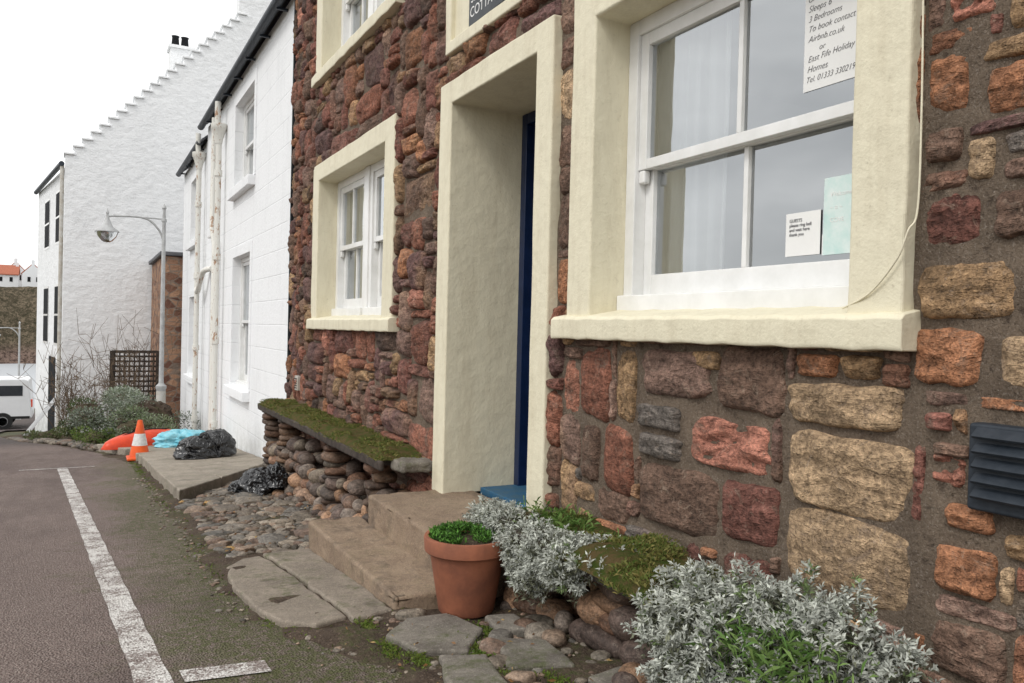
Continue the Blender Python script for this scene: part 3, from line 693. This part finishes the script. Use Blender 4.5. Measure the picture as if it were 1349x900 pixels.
for _ in range(1100):
    y=random.uniform(.8,3.0); x=random.uniform(1.0,1.75)
    if inflag(x,y) or (1.2<x<1.55 and 2.72<y<3.05): continue
    s_=random.choice([.004,.005,.006,.008,.011,.016]) if random.random()<.93 else random.uniform(.025,.05)
    L.append(((x,y,g(y)+.018+s_*.2),(s_*1.3,s_,s_*.6),random.uniform(0,3),pc(1,GPEB)))
for _ in range(700):
    y=random.uniform(2.2,9); x=redge(y)+random.gauss(-.01,.07); s_=random.choice([.003,.004,.006,.008,.011])
    if .6<x and 2.93<y<4.42: continue
    L.append(((x,y,g(y)+.004),(s_*1.3,s_,s_*.5),random.uniform(0,3),pc(1,GPEB)))
pebbles('loose_stones',L,M['cobble'],None,.25,.75)
bl=[]
for _ in range(120):
    cy=random.uniform(.9,11); cx=random.choice([redge(cy)+.04+random.gauss(0,.05),random.uniform(.95,1.7)]); 
    if not free(cx,cy) and cy>2.9: cx=redge(cy)
    for k in range(45):
        q=(cx+random.gauss(0,.035),cy+random.gauss(0,.07))
        if inflag(*q): continue
        bl.append((q[0],q[1],g(q[1])+.0))
for (cx,cy) in [(1.2,2.40),(1.34,2.53),(1.0,2.45),(1.3,2.06),(1.05,2.0),(1.33,2.62),(.97,2.9),(1.15,2.94),(1.18,2.15),(.95,2.6),(1.24,2.48),(1.17,2.38)]:
    for k in range(220): bl.append((cx+random.gauss(0,.018),cy+random.gauss(0,.05),g(cy)+.015))
blades('verge_grass',bl,.022,None,((.07,.13,.015),(.14,.16,.035)),.9,.0045)
P=[];D=[];Ln=[];Wd=[];C=[]
for _ in range(320):
    y=random.uniform(1.2,7); x=random.uniform(redge(y)-.1,1.7)
    if not free(x,y) and y>2.9: continue
    P.append((x,y,g(y)+.045));D.append((random.gauss(0,1),random.gauss(0,1),.1));Ln.append(random.uniform(.010,.028));Wd.append(random.uniform(.005,.013));C.append(np.array(random.choice([(.25,.13,.05),(.18,.10,.05),(.32,.22,.09)])))
leaves('fallen_leaves',P,D,Ln,Wd,C)

fp=empty('potted_plant'); pcn=(1.38,2.90,g(2.9)+.025)
lathe('pot',[(0,0),(.108,0),(.112,.006),(.15,.232),(.152,.238),(.166,.240),(.172,.246),(.176,.296),(.172,.304),(.158,.303),(.153,.285),(.15,.27),(0,.268)],pcn,M['terra'],fp,48)
lathe('soil',[(0,.283),(.08,.287),(.151,.276)],pcn,M['soil'],fp,24)
P=[];D=[];Ln=[];Wd=[];C=[]
for _ in range(2800):
    a=random.uniform(0,6.28); rr=.14*math.sqrt(random.random()); q=(pcn[0]+rr*math.cos(a)*.95-.01,pcn[1]+rr*math.sin(a)*.95+.03,pcn[2]+.285+random.uniform(0,.06)*(1-rr/.2))
    if vn(np.array([[q[0]*14,q[1]*14,.5]]))[0]<-.15: continue
    P.append(q);D.append((random.gauss(0,.7),random.gauss(0,.7),.9));Ln.append(random.uniform(.012,.032));Wd.append(random.uniform(.004,.009));C.append(np.array(random.choice([(.06,.15,.02),(.10,.24,.04),(.04,.09,.02)])))
leaves('leaves',P,D,Ln,Wd,C,fp)

pv=empty('pavement')
for q in [[(.70,6.85),(1.13,7.62),(1.0,8.7),(.66,8.7)],[(1.14,7.64),(1.84,8.95),(1.84,9.3),(1.01,8.71)],[(.66,8.72),(1.0,8.72),(1.84,9.32),(1.84,10.2),(.65,10.2)],[(.65,10.22),(1.84,10.22),(1.84,11.9),(.58,11.9)],[(.52,11.92),(1.84,11.92),(1.84,13.6),(.2,13.2)]]: flag('slab',q,.11,.3,M['pave'],pv)
# ------------------------------------------------------------ white houses
def white_house(name,y0,y1,zt,mat,wins,doors,depth=6,z0=-3.2):
    E=empty(name); ops=[(a,b_,c_,d) for a,b_,c_,d in wins]+[(a,b_,c_,d) for a,b_,c_,d in doors]
    cy=sorted(set([y0,y1]+[q for o in ops for q in o[:2]])); cz=sorted(set([z0,zt]+[q for o in ops for q in o[2:]]))
    v=[];f=[]
    for i in range(len(cy)-1):
        for j in range(len(cz)-1):
            m_=((cy[i]+cy[i+1])/2,(cz[j]+cz[j+1])/2)
            if any(o[0]<m_[0]<o[1] and o[2]<m_[1]<o[3] for o in ops): continue
            k=len(v); v+=[(W,cy[i],cz[j]),(W,cy[i+1],cz[j]),(W,cy[i+1],cz[j+1]),(W,cy[i],cz[j+1])]; f.append((k,k+3,k+2,k+1))
    for o in ops:
        a,b_,c_,d=o; X2=W+.16
        for q in ([(W,a,c_),(W,a,d),(X2,a,d),(X2,a,c_)],[(W,b_,c_),(X2,b_,c_),(X2,b_,d),(W,b_,d)],[(W,a,d),(W,b_,d),(X2,b_,d),(X2,a,d)],[(W,a,c_),(X2,a,c_),(X2,b_,c_),(W,b_,c_)]):
            k=len(v); v+=q; f.append((k,k+1,k+2,k+3))
    o_=mesh('front_wall',v,f,mat,E); bm=bmesh.new(); bm.from_mesh(o_.data); bmesh.ops.remove_doubles(bm,verts=bm.verts,dist=.0005); bm.to_mesh(o_.data); bm.free()
    for a,b_,c_,d in wins:
        sash(E,a,b_,c_,d,W+.10,0,.05,.06,.06); box('sill',W-.09,W+.12,a-.10,b_+.10,c_-.13,c_-.004,mat,E,.01)
        mesh('surround',[(W-.012,a-.13,c_-.0),(W-.012,a-.003,c_),(W-.012,a-.003,d+.003),(W-.012,a-.13,d+.13),(W-.012,b_+.13,c_),(W-.012,b_+.003,c_),(W-.012,b_+.003,d+.003),(W-.012,b_+.13,d+.13)],[(0,3,2,1),(4,5,6,7),(3,7,6,2)],mat,E).modifiers.new('s','SOLIDIFY').thickness=.02
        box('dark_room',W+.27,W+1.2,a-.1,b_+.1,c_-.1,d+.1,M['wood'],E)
        curtain('curtain',W+.24,a+.05,a+.35,c_+.05,d-.05,E,.012,60)
    for a,b_,c_,d in doors:
        box('door',W+.10,W+.16,a,b_,c_,d,M['white_gloss'],E,.004)
        for k in (0,1): box('door_panel',W+.085,W+.101,a+.1+k*(b_-a-.1)/2,a+(k+1)*(b_-a-.1)/2,c_+.2,d-.9,M['white_gloss'],E,.008)
    for yy in (y0,y1-.3): 
        extr('gable_wall',[(W+.005,z0),(W+depth,z0),(W+depth,zt),(W+depth/2,zt+2.4),(W+.005,zt)],'y',yy+.003,yy+.297,mat,E)
    box('back_wall',W+depth-.3,W+depth-.002,y0+.3,y1-.3,z0,zt,mat,E)
    extr('roof',[(W-.10,zt-.01),(W+depth/2,zt+2.5),(W+depth+.2,zt-.1),(W+depth+.2,zt),(W+depth/2,zt+2.56),(W-.10,zt+.03)],'y',y0,y1,M['slate'],E)
    pts=[(W-.12+.055*math.cos(t),zt-.01+.055*math.sin(t)) for t in np.linspace(math.pi,2*math.pi,9)]
    pts+= [(W-.12+.047*math.cos(t),zt-.01+.047*math.sin(t)) for t in np.linspace(2*math.pi,math.pi,9)]
    extr('gutter',pts,'y',y0+.01,y1-.01,M['gutter'],E)
    for yy in np.arange(y0+.4,y1,.9): box('gutter_bracket',W-.12,W-.002,yy,yy+.03,zt-.08,zt-.055,M['gutter'],E)
    return E
wh=white_house('white_house',8.17,14.7,3.38,M['wblock'],[(10.35,11.75,1.86,3.05),(10.45,11.75,-.85,.92)],[(13.15,14.1,-2.0,.85)])
whb=white_house('white_house.001',14.72,18.3,3.15,M['wblock'],[(15.7,16.9,1.55,2.75),(15.7,16.9,-1.0,.5)],[])
sash(wh,13.3,14.0,1.4,2.9,W-.03,0,.04,.04,.04)
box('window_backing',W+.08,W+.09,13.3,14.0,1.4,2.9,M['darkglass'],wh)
def downpipe(E,y,zt,zb,off=.11):
    x=W-off
    tube('downpipe',smoothpath([(x-.02,y,zt),(x-.02,y+.0,zt-.25),(x,y,zt-.45)],4)+[(x,y,zt-1.5),(x,y,zb+.02)],.043,M['pipe'],E)
    lathe('hopper',[(.05,-.62),(.06,-.55),(.10,-.42),(.115,-.40),(.115,-.33),(.09,-.33)],(x,y,zt),M['pipe'],E,20)
    for z in np.arange(zb+.25,zt-.8,1.25): lathe('pipe_collar',[(.044,0),(.058,0),(.058,.09),(.044,.09)],(x,y,z),M['pipe'],E,16)
for y,E in ((12.6,wh),(14.9,whb)): downpipe(E,y,3.3,g(y)+.08)
tube('soil_pipe',[(W-.1,12.95,g(12.9)+.05),(W-.1,12.95,1.2),(W-.1,13.25,1.5),(W-.1,13.2,3.2)],.035,M['pipe'],wh)
tube('branch_pipe',smoothpath([(W-.11,14.9,.6),(W-.13,14.6,.55),(W-.1,14.2,.85),(W,13.9,.9)]),.045,M['pipe'],whb)
ob=empty('stone_outbuilding')
n=N('distant_red_rubble'); vv_=n.scale((1,1,1.6)); vc=n.n('ShaderNodeTexVoronoi'); vc.inputs['Scale'].default_value=4.5; n.l(vv_,vc.inputs['Vector']); hs=n.n('ShaderNodeSeparateColor'); n.l(vc.outputs[1],hs.inputs[0])
c=n.mix(hs.outputs[0],(.13,.06,.045),(.42,.25,.16)); c=n.mix(n.map(n.vor(4.5,'DISTANCE_TO_EDGE',vec=vv_),.03,.08,.8,0),c,(.23,.19,.155)); M['farstone']=n.fin(c,.9,n.bump(n.noise(14,5,.7),.8,.06),.2)
box('wall',1.50,4.5,18.6,21.9,-3.6,1.42,M['farstone'],ob)
box('roof',1.42,4.6,18.55,21.95,1.43,1.52,M['slate'],ob,.02)
cg=empty('crow_stepped_house'); GX0=-.44; GY=22.0; GE=3.75; AX=4.1; AZ=8.1
nst=22; pts=[(GX0,-4.4)]; 
for i in range(nst):
    xa=GX0+(AX-.45-GX0)*i/nst; xb=GX0+(AX-.45-GX0)*(i+1)/nst; z=GE+.22+(AZ-GE)*i/nst
    pts+=[(xa,z),(xb,z)]
mir=[(2*AX-x,z) for x,z in pts[::-1]]
extr('gable_wall',pts+mir,'y',GY,GY+.5,M['wrub'],cg)
for i in range(nst):
    xa=GX0+(AX-.45-GX0)*i/nst; xb=GX0+(AX-.45-GX0)*(i+1)/nst; z=GE+.22+(AZ-GE)*i/nst
    box('crow_step_cap',xa-.035,xb+.03,GY-.04,GY+.54,z-.0+.002,z+.05,M['wrub'],cg,.008)
shear=-.78; L_=5.6
extr('body',[(GX0+.001,-4.8),(2*AX-GX0,-4.8),(2*AX-GX0,GE),(AX,AZ-.2),(GX0+.001,GE)],'y',GY+.5,GY+L_,M['wrub'],cg,0,shear)
box('chimney',AX-.62,AX+.68,GY+.02,GY+.48,AZ-.4,AZ+1.15,M['wrub'],cg,.01); box('chimney_cope',AX-.68,AX+.74,GY-.04,GY+.54,AZ+1.151,AZ+1.25,M['wrub'],cg,.01)
for dx in (-.1,.15,.4): lathe('chimney_pot',[(.09,0),(.10,.05),(.075,.25),(.09,.28),(.07,.28)],(AX+dx,GY+.25,AZ+1.25),M['iron'],cg,16)
tube('eaves_gutter',[(GX0-.07,GY+.05,GE+.0),(GX0-.07+shear,GY+L_,GE+.0)],.06,M['gutter'],cg)
def fw(y): return GX0+shear*(y-GY-.5)/(L_-.5)
for (za,zb) in ((2.0,3.25),(-.6,.85)):
    for yc in (GY+1.5,GY+3.6):
        k=shear/(L_-.5)
        def quad(nm,ya,yb,z0_,z1_,offx,m_):
            mesh(nm,[(fw(ya)-offx,ya,z0_),(fw(yb)-offx,yb,z0_),(fw(yb)-offx,yb,z1_),(fw(ya)-offx,ya,z1_)],[(0,3,2,1)],m_,cg)
        quad('window_frame',yc-.50,yc+.50,za-.06,zb+.06,.006,M['white_gloss']); quad('window',yc-.44,yc+.44,za,zb,.010,M['iron']); quad('window_bar',yc-.44,yc+.44,(za+zb)/2-.025,(za+zb)/2+.025,.014,M['white_gloss'])
yc=GY+2.2; quad('door',yc-.6,yc+.6,g(yc)-.1,g(yc)+2.05,.012,M['iron'])
tube('downpipe',[(GX0-.06,GY+.12,GE),(GX0-.06,GY+.12,-2.7)],.045,M['lampwhite'],cg)
bh=empty('chimney_stack'); box('stack',2.05,2.75,24.5,25.1,4,7.75,M['wrub'],bh,.01); box('cope',2.0,2.8,24.45,25.15,7.751,7.83,M['wrub'],bh)
for dx in (.15,.4): lathe('chimney_pot',[(.1,0),(.11,.06),(.09,.3),(.11,.34),(.08,.34)],(2.05+dx,24.8,7.83),M['iron'],bh,16)
def lamp(name,x,y,z0,h,arm=.95):
    E=empty(name)
    lathe('post',[(0,0),(.11,0),(.11,.05),(.085,.09),(.085,.95),(.10,.98),(.10,1.03),(.05,1.08),(.046,1.1),(.034,h-.25),(.05,h-.24),(.05,h-.19),(.03,h-.18),(.028,h),(.0,h)],(x,y,z0),M['lampgrey'],E,20)
    lathe('base_sleeve',[(.088,.1),(.088,.93)],(x,y,z0),M['lampwhite'],E,20)
    lathe('finial',[(.0,.12),(.02,.08),(.045,.03),(.03,0),(0,0)],(x,y,z0+h),M['lampgrey'],E,12)
    zt=z0+h-.22; xe=x-arm
    tube('arm',smoothpath([(x,y,zt-.42),(x-.10,y,zt-.18),(x-.35,y,zt+.02),(xe+.15,y,zt+.02),(xe,y,zt+.0)]),.02,M['lampgrey'],E)
    tube('tie',[(x,y,zt+.03),(xe+.1,y,zt+.035)],.014,M['lampgrey'],E)
    lathe('lamp_cap',[(0,.16),(.015,.1),(.03,.07),(.02,.04),(.03,-.02),(.06,-.10),(.10,-.20),(.205,-.27),(.215,-.30),(.20,-.305)],(xe,y,zt),M['lampgrey'],E,24)
    lathe('lamp_glass',[(.195,-.30),(.17,-.38),(.10,-.47),(.05,-.50),(0,-.505)],(xe,y,zt),M['lampglass'],E,24)
    lathe('bulb',[(0,-.27),(.045,-.30),(.05,-.36),(.0,-.42)],(xe,y,zt),M['coneW'],E,12)
    return E
lamp('street_lamp',1.38,17.2,g(17.2),4.52,1.0)
lamp('street_lamp.001',-2.45,41,g(41),4.2,.9)
tc=empty('traffic_cone'); cz=g(11.2)+.02; cx,cy=.66,11.2
box('base',cx-.15,cx+.15,cy-.15,cy+.15,cz,cz+.035,M['orange'],tc,.012)
lathe('lower_cone',[(.125,.03),(.12,.05),(.092,.18)],(cx,cy,cz),M['orange'],tc,24); lathe('band',[(.0925,.18),(.062,.33)],(cx,cy,cz),M['coneW'],tc,24); lathe('upper_cone',[(.0615,.33),(.03,.49),(.025,.50),(0,.50)],(cx,cy,cz),M['orange'],tc,24)
ky=empty('orange_kayak'); v=[];f=[]; nn=24; mm=14
for i in range(nn+1):
    t=i/nn; ws=.26*math.sin(math.pi*t)**.6+.004; hs=.20*math.sin(math.pi*t)**.45+.01
    for j in range(mm+1):
        a=math.pi*j/mm; v.append((.24+1.25*t, 12.3+.6*t+ws*math.cos(a), hs*math.sin(a)**.8*(1.05 if 2<j<mm-2 else 1)+g(12.5)+.10))
for i in range(nn):
    for j in range(mm): f.append((i*(mm+1)+j,(i+1)*(mm+1)+j,(i+1)*(mm+1)+j+1,i*(mm+1)+j+1))
mesh('hull',v,f,M['redbox'],ky,True)
tube('keel_strip',[(.34,12.32,g(12.5)+.2),(.6,12.42,g(12.5)+.30),(.87,12.6,g(12.5)+.325),(1.1,12.7,g(12.5)+.31)],.012,M['rubber'],ky)
def blob(name,c,rad,mat,parent,amp=.28,fl=3.0):
    SVn,SFn=sph(64,44); v=SVn.copy(); q=SVn*fl+np.array(c)*3
    q=q+.8*np.stack([fbm(q+3,2),fbm(q+9,2),fbm(q+15,2)],-1)
    rdg=1-np.abs(fbm(q,2))*1.8; k=1+amp*(rdg-.5)+amp*.9*fbm(SVn*1.4+c[0]*9,2)
    v=v*k[:,None]*np.array(rad); z=v[:,2]; v[:,2]=np.where(z<-.55*rad[2],-.55*rad[2]+(z+.55*rad[2])*.1,z)
    v[:,:2]*=(1+.35*np.clip(-v[:,2:3]/rad[2],0,1)); v+=np.array(c)
    return mesh(name,v,SFn,mat,parent,True)
E=empty('blue_plastic_sheet'); blob('sheet',(1.22,12.0,g(12)+.20),(.30,.22,.13),M['cyan'],E,.4,2.2)
E=empty('black_refuse_bag'); blob('bag',(1.18,9.85,g(9.75)+.20),(.21,.2,.15),M['bag'],E,.26,2.0); blob('knot',(1.25,9.8,g(9.75)+.33),(.05,.05,.06),M['bag'],E,.6)
E=empty('black_refuse_bag.001'); blob('bag',(1.42,9.95,g(9.75)+.22),(.19,.2,.17),M['bag'],E,.26,2.0)
E=empty('black_refuse_bag.002'); blob('bag',(1.36,6.98,g(6.9)+.10),(.18,.18,.12),M['bag'],E,.30,2.2); blob('flap',(1.46,6.83,g(6.9)+.16),(.08,.10,.10),M['bag'],E,.5,2); blob('flap_tail',(1.22,7.05,g(6.9)+.07),(.10,.09,.05),M['bag'],E,.5,2)
def bush(name,c,rad,n_,cols,L0=.05,dens=.6):
    E=empty(name); P=[];D=[];Ln=[];Wd=[];C=[]
    SVc=[(np.array(c)+rng.normal(size=3)*np.array(rad)*.45,random.uniform(.3,.55)) for _ in range(9)]
    for _ in range(n_):
        cc,s_=random.choice(SVc); d=rng.normal(size=3); d/=np.linalg.norm(d); q=cc+d*np.array(rad)*s_*random.uniform(.6,1.05)
        if q[2]<c[2]-rad[2]*.9: continue
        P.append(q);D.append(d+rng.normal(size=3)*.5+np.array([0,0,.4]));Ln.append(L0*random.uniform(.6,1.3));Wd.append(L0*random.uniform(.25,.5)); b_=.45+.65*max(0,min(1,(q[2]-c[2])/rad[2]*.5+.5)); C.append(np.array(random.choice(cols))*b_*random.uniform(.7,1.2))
    leaves('foliage',P,D,Ln,Wd,C,E); 
    blob('core',c,tuple(q*.5 for q in rad),M['soil'],E,.3)
bush('silver_shrub',(1.0,15.3,g(15.3)+.45),(.8,.9,.5),9000,[(.24,.28,.22),(.36,.39,.33),(.16,.20,.12)])
bush('silver_shrub.001',(.8,14.0,g(14)+.24),(.55,.6,.34),5000,[(.18,.24,.12),(.25,.28,.2)],.04)
bush('green_shrub',(.1,18.3,g(18.3)+.45),(.6,.8,.45),4500,[(.08,.12,.045),(.12,.15,.07)],.05)
bush('green_shrub.001',(.20,14.6,g(14.6)+.12),(.3,.9,.17),3500,[(.07,.12,.02),(.12,.15,.04)],.035)
bush('green_shrub.002',(-.55,17.6,g(17.6)+.10),(.35,.9,.15),2500,[(.07,.10,.03),(.13,.13,.06)],.04)
def twigs(name,c,h,n_,sp_):
    E=empty(name)
    m=M.get('twig') or simple('dry_twig',(.11,.075,.05),(.18,.13,.085),9,.9); M['twig']=m
    cu=bpy.data.curves.new(name,'CURVE'); cu.dimensions='3D'; cu.bevel_depth=.008; cu.bevel_resolution=0; cu.materials.append(m)
    for _ in range(n_):
        p0=np.array([c[0]+random.gauss(0,sp_*.25),c[1]+random.gauss(0,sp_*.3),c[2]]); d=np.array([random.gauss(0,.24),random.gauss(0,.24),1.]); hh=h*random.uniform(.5,1.1)
        s_=cu.splines.new('POLY'); s_.points.add(4)
        for k in range(5):
            q=p0+d*hh*k/4+rng.normal(size=3)*.03*k/2; s_.points[k].co=(*q,1); s_.points[k].radius=1-.18*k
            if k in(2,3,4):
                for _b in range(3):
                    s2=cu.splines.new('POLY'); s2.points.add(1); s2.points[0].co=(*q,1); s2.points[0].radius=.6; q2=q+rng.normal(size=3)*h*.10+np.array([0,0,h*.10]); s2.points[1].co=(*q2,1); s2.points[1].radius=.4
    o=bpy.data.objects.new('stems',cu); link(o,E)
    return E
twigs('bare_shrub',(-.2,19.4,g(19.4)),1.55,40,.6); twigs('bare_shrub.001',(.70,18.5,g(18.5)),1.7,34,.8); twigs('bare_shrub.002',(1.1,20.6,g(20)),2.2,26,.8)
tf=empty('trellis_fence')
for x in (.55,1.45): box('post',x-.04,x+.04,18.96,19.04,g(19),g(19)+1.85,M['wood'],tf,.005)
box('rail',.55,1.45,18.97,19.03,g(19)+1.8,g(19)+1.86,M['wood'],tf); box('rail',.59,1.41,18.97,19.03,g(19)+.1,g(19)+.16,M['wood'],tf)
for k in range(9): box('slat',.59+k*.095,.622+k*.095,18.975,18.99,g(19)+.16,g(19)+1.8,M['wood'],tf)
for k in range(15): box('cross_slat',.59,1.41,18.991,19.006,g(19)+.2+k*.108,g(19)+.24+k*.108,M['wood'],tf)
gw=empty('garden_edging'); L=[]
for _ in range(90):
    y=random.uniform(13,17); L.append(((redge(y)+.08+random.uniform(-.03,.06),y,g(y)+random.uniform(.01,.06)),(.07,.10,.03),random.uniform(0,3),pc(.7,GPEB)))
for _ in range(50):
    y=random.uniform(17,21); L.append(((redge(y)+.08+random.uniform(-.03,.06),y,g(y)+.01),(.06,.10,.02),random.uniform(0,3),pc(.6,GPEB)))
pebbles('stones',L,M['cobble'],gw,.25,.65)
wb=empty('leaning_white_boards')
for k in range(3):
    y=22.6+k*.25; xb=fw(y)
    v=[(xb-.75,y,g(y)+.02),(xb-.72,y,g(y)-.01),(xb-.03,y+.05,g(y)+.95),(xb-.06,y+.05,g(y)+.98),(xb-.75,y+.16,g(y)+.02),(xb-.72,y+.16,g(y)-.01),(xb-.03,y+.21,g(y)+.95),(xb-.06,y+.21,g(y)+.98)]
    mesh('board',v,[(0,1,2,3),(7,6,5,4),(0,4,5,1),(1,5,6,2),(2,6,7,3),(3,7,4,0)],M['vanw'],wb)
vn_=empty('parked_van')
zc=g(37)
body=[(-7.3,.45),(-7.3,.95),(-6.9,1.15),(-6.0,1.25),(-5.35,1.92),(-4.9,2.0),(-2.0,2.02),(-1.85,1.95),(-1.75,1.1),(-1.72,.45)]
extr('body',[(x+.0,z+zc) for x,z in body],'y',36.6,38.5,M['vanw'],vn_,.06)
for wx in (-6.4,-2.7):
    for yy in (36.58,38.4):
        o=lathe('wheel',[(0,-.1),(.2,-.1),(.33,-.09),(.34,0),(.33,.09),(0,.1)],(0,0,0),M['rubber'],vn_,24); o.rotation_euler=(math.pi/2,0,0); o.location=(wx,yy+.05,zc+.36)
        o=lathe('hubcap',[(0,.0),(.16,.0),(.19,-.02)],(0,0,0),M['lampgrey'],vn_,16); o.rotation_euler=(math.pi/2,0,0); o.location=(wx,36.52,zc+.36)
for (a,b_) in ((-5.75,-4.9),(-4.75,-3.4),(-3.25,-2.05)):
    mesh('window',[(a,36.59,zc+1.35),(b_,36.59,zc+1.35),(b_,36.59,zc+1.75),(a+.0+(.35 if a<-5.5 else 0),36.59,zc+1.75)],[(0,1,2,3)],M['darkglass'],vn_)
box('sill_trim',-7.1,-1.8,36.57,36.6,zc+.45,zc+.55,M['rubber'],vn_); 
box('door_seam',-3.34,-3.32,36.592,36.6,zc+.6,zc+1.8,M['rubber'],vn_)
box('rear_lamp',-1.80,-1.715,36.62,36.8,zc+.9,zc+1.2,M['redbox'],vn_)
xs_=np.concatenate([np.linspace(-420,-60,90),np.linspace(-58,10,110),np.linspace(14,160,30)]); ys_=np.concatenate([np.linspace(300,350,60),np.linspace(354,560,25)]); Xg,Yg=np.meshgrid(xs_,ys_)
pr=np.clip((Yg-306-5*fbm(np.stack([Xg*.06,Xg*0,Xg*0],-1),3))/36,0,1); pr=pr*pr*(3-2*pr)
Zg=-16.5+pr*(28.5+2.0*fbm(np.stack([Xg*.02,Yg*.02,Xg*0],-1),3))+fbm(np.stack([Xg*.22,Yg*.22,Xg*0],-1),4)*4.5*np.sqrt(pr)*(1-pr*.75)
nx=len(xs_); V=np.stack([Xg,Yg,Zg],-1).reshape(-1,3)
n=N('hillside'); c=n.mix(n.map(n.noise(.3,5,.85),.42,.58),(.07,.058,.038),(.19,.15,.105)); c=n.mix(n.map(n.noise(1.1,5,.85),.48,.58,0,.85),c,(.035,.035,.02)); c=n.mix(n.map(n.sep(2),-12,-8,.9,0),c,n.mix(n.map(n.noise(.9,4,.85),.42,.56),(.05,.032,.028),(.24,.17,.14))); hm=n.fin(c,.95,n.bump(n.noise(.8,5,.7),1,1.5),.1)
mesh('far_hillside',V,[(j*nx+i,j*nx+i+1,(j+1)*nx+i+1,(j+1)*nx+i) for j in range(len(ys_)-1) for i in range(nx-1)],hm,None,True)
def cottage(name,x,y,z,w,d,h,rh):
    E=empty(name); extr('walls',[(x,z-3),(x+w,z-3),(x+w,z+h),(x+w/2,z+h+rh),(x,z+h)],'y',y,y+d,M['vanw'],E)
    extr('roof',[(x-.4,z+h-.2),(x+w/2,z+h+rh+.03),(x+w+.4,z+h-.2),(x+w+.4,z+h+.2),(x+w/2,z+h+rh+.4),(x-.4,z+h+.2)],'y',y+.3,y+d-.3,M['roofred'],E)
    for k in (.25,.65): box('window',x+w*k,x+w*k+1,y-.1,y,z+h*.35,z+h*.75,M['iron'],E)
    box('chimney',x+w/2-.5,x+w/2+.5,y+.2,y+1.2,z+h+rh-.6,z+h+rh+1.4,M['vanw'],E)
def cottage2(name,x,y,z,w,d,h,rh):
    E=empty(name); extr('walls',[(y,z-3),(y+d,z-3),(y+d,z+h),(y+d/2,z+h+rh),(y,z+h)],'x',x,x+w,M['vanw'],E)
    extr('roof',[(y-.5,z+h-.3),(y+d/2,z+h+rh+.1),(y+d+.4,z+h-.3),(y+d+.4,z+h+.1),(y+d/2,z+h+rh+.5),(y-.5,z+h+.1)],'x',x-.3,x+w+.3,M['roofred'],E)
    for k in (.15,.45,.75): box('window',x+w*k,x+w*k+1,y-.1,y,z+h*.35,z+h*.75,M['iron'],E)
    for k in (0,1): box('chimney',x+k*(w-1),x+k*(w-1)+1,y+d/2-.5,y+d/2+.5,z+h+rh-.4,z+h+rh+1.5,M['vanw'],E)
cottage('red_roofed_cottage',-20.5,352,12.5,7,8,4.5,3.8)
cottage2('red_roofed_cottage.001',-33,356,12.5,11,7,4.2,3.2); cottage('red_roofed_cottage.002',-27,370,13.5,6.5,8,5,3.8); cottage2('red_roofed_cottage.003',-52,360,12.5,14,7,4.5,3); cottage2('red_roofed_cottage.004',-12,366,12,12,7,4,3)

w=bpy.data.worlds.new('World'); S.world=w; w.use_nodes=True; t=w.node_tree; t.nodes.clear()
out=t.nodes.new('ShaderNodeOutputWorld'); bg=t.nodes.new('ShaderNodeBackground'); sk=t.nodes.new('ShaderNodeTexSky'); sk.sky_type='NISHITA'; sk.sun_disc=False
el=math.radians(48); az=math.radians(-115)
sk.sun_elevation=el; sk.sun_rotation=az
mx=t.nodes.new('ShaderNodeMix'); mx.data_type='RGBA'; mx.inputs[0].default_value=.92
tc_=t.nodes.new('ShaderNodeTexCoord'); ns=t.nodes.new('ShaderNodeTexNoise'); ns.inputs['Scale'].default_value=2.2; ns.inputs['Detail'].default_value=4
mp=t.nodes.new('ShaderNodeMapping'); mp.inputs['Scale'].default_value=(1,1,3.5); t.links.new(tc_.outputs['Generated'],mp.inputs[0]); t.links.new(mp.outputs[0],ns.inputs['Vector'])
cr=t.nodes.new('ShaderNodeValToRGB'); cr.color_ramp.elements[0].position=.3; cr.color_ramp.elements[0].color=(9.2,9.3,9.4,1); cr.color_ramp.elements[1].position=.68; cr.color_ramp.elements[1].color=(15.5,15.4,15.2,1)
t.links.new(ns.outputs[0],cr.inputs[0]); t.links.new(sk.outputs[0],mx.inputs[6]); t.links.new(cr.outputs[0],mx.inputs[7]); t.links.new(mx.outputs[2],bg.inputs[0]); bg.inputs[1].default_value=.115; t.links.new(bg.outputs[0],out.inputs[0])
sun=bpy.data.lights.new('sun','SUN'); sun.energy=1.4; sun.angle=math.radians(18); sun.color=(1,.97,.93); so=bpy.data.objects.new('sun',sun); link(so)
d=Vector((math.sin(az)*math.cos(el),math.cos(az)*math.cos(el),math.sin(el))); so.rotation_euler=d.to_track_quat('Z','Y').to_euler()
cam=bpy.data.cameras.new('camera'); co=bpy.data.objects.new('camera',cam); link(co); S.camera=co
cam.sensor_width=36; cam.lens=1050/1349*36; cam.clip_start=.05; cam.clip_end=9000
th=math.radians(28.3); p=math.atan(14.2/1050); r=.0244
F_=Vector((math.sin(th)*math.cos(p),math.cos(th)*math.cos(p),-math.sin(p))); R_=Vector((math.cos(th),-math.sin(th),0)); U_=R_.cross(F_)
cr_=R_*math.cos(r)+U_*math.sin(r); cu_=U_*math.cos(r)-R_*math.sin(r)
co.matrix_world=Matrix((( cr_.x,cu_.x,-F_.x,0),(cr_.y,cu_.y,-F_.y,0),(cr_.z,cu_.z,-F_.z,0),(0,0,0,1)))
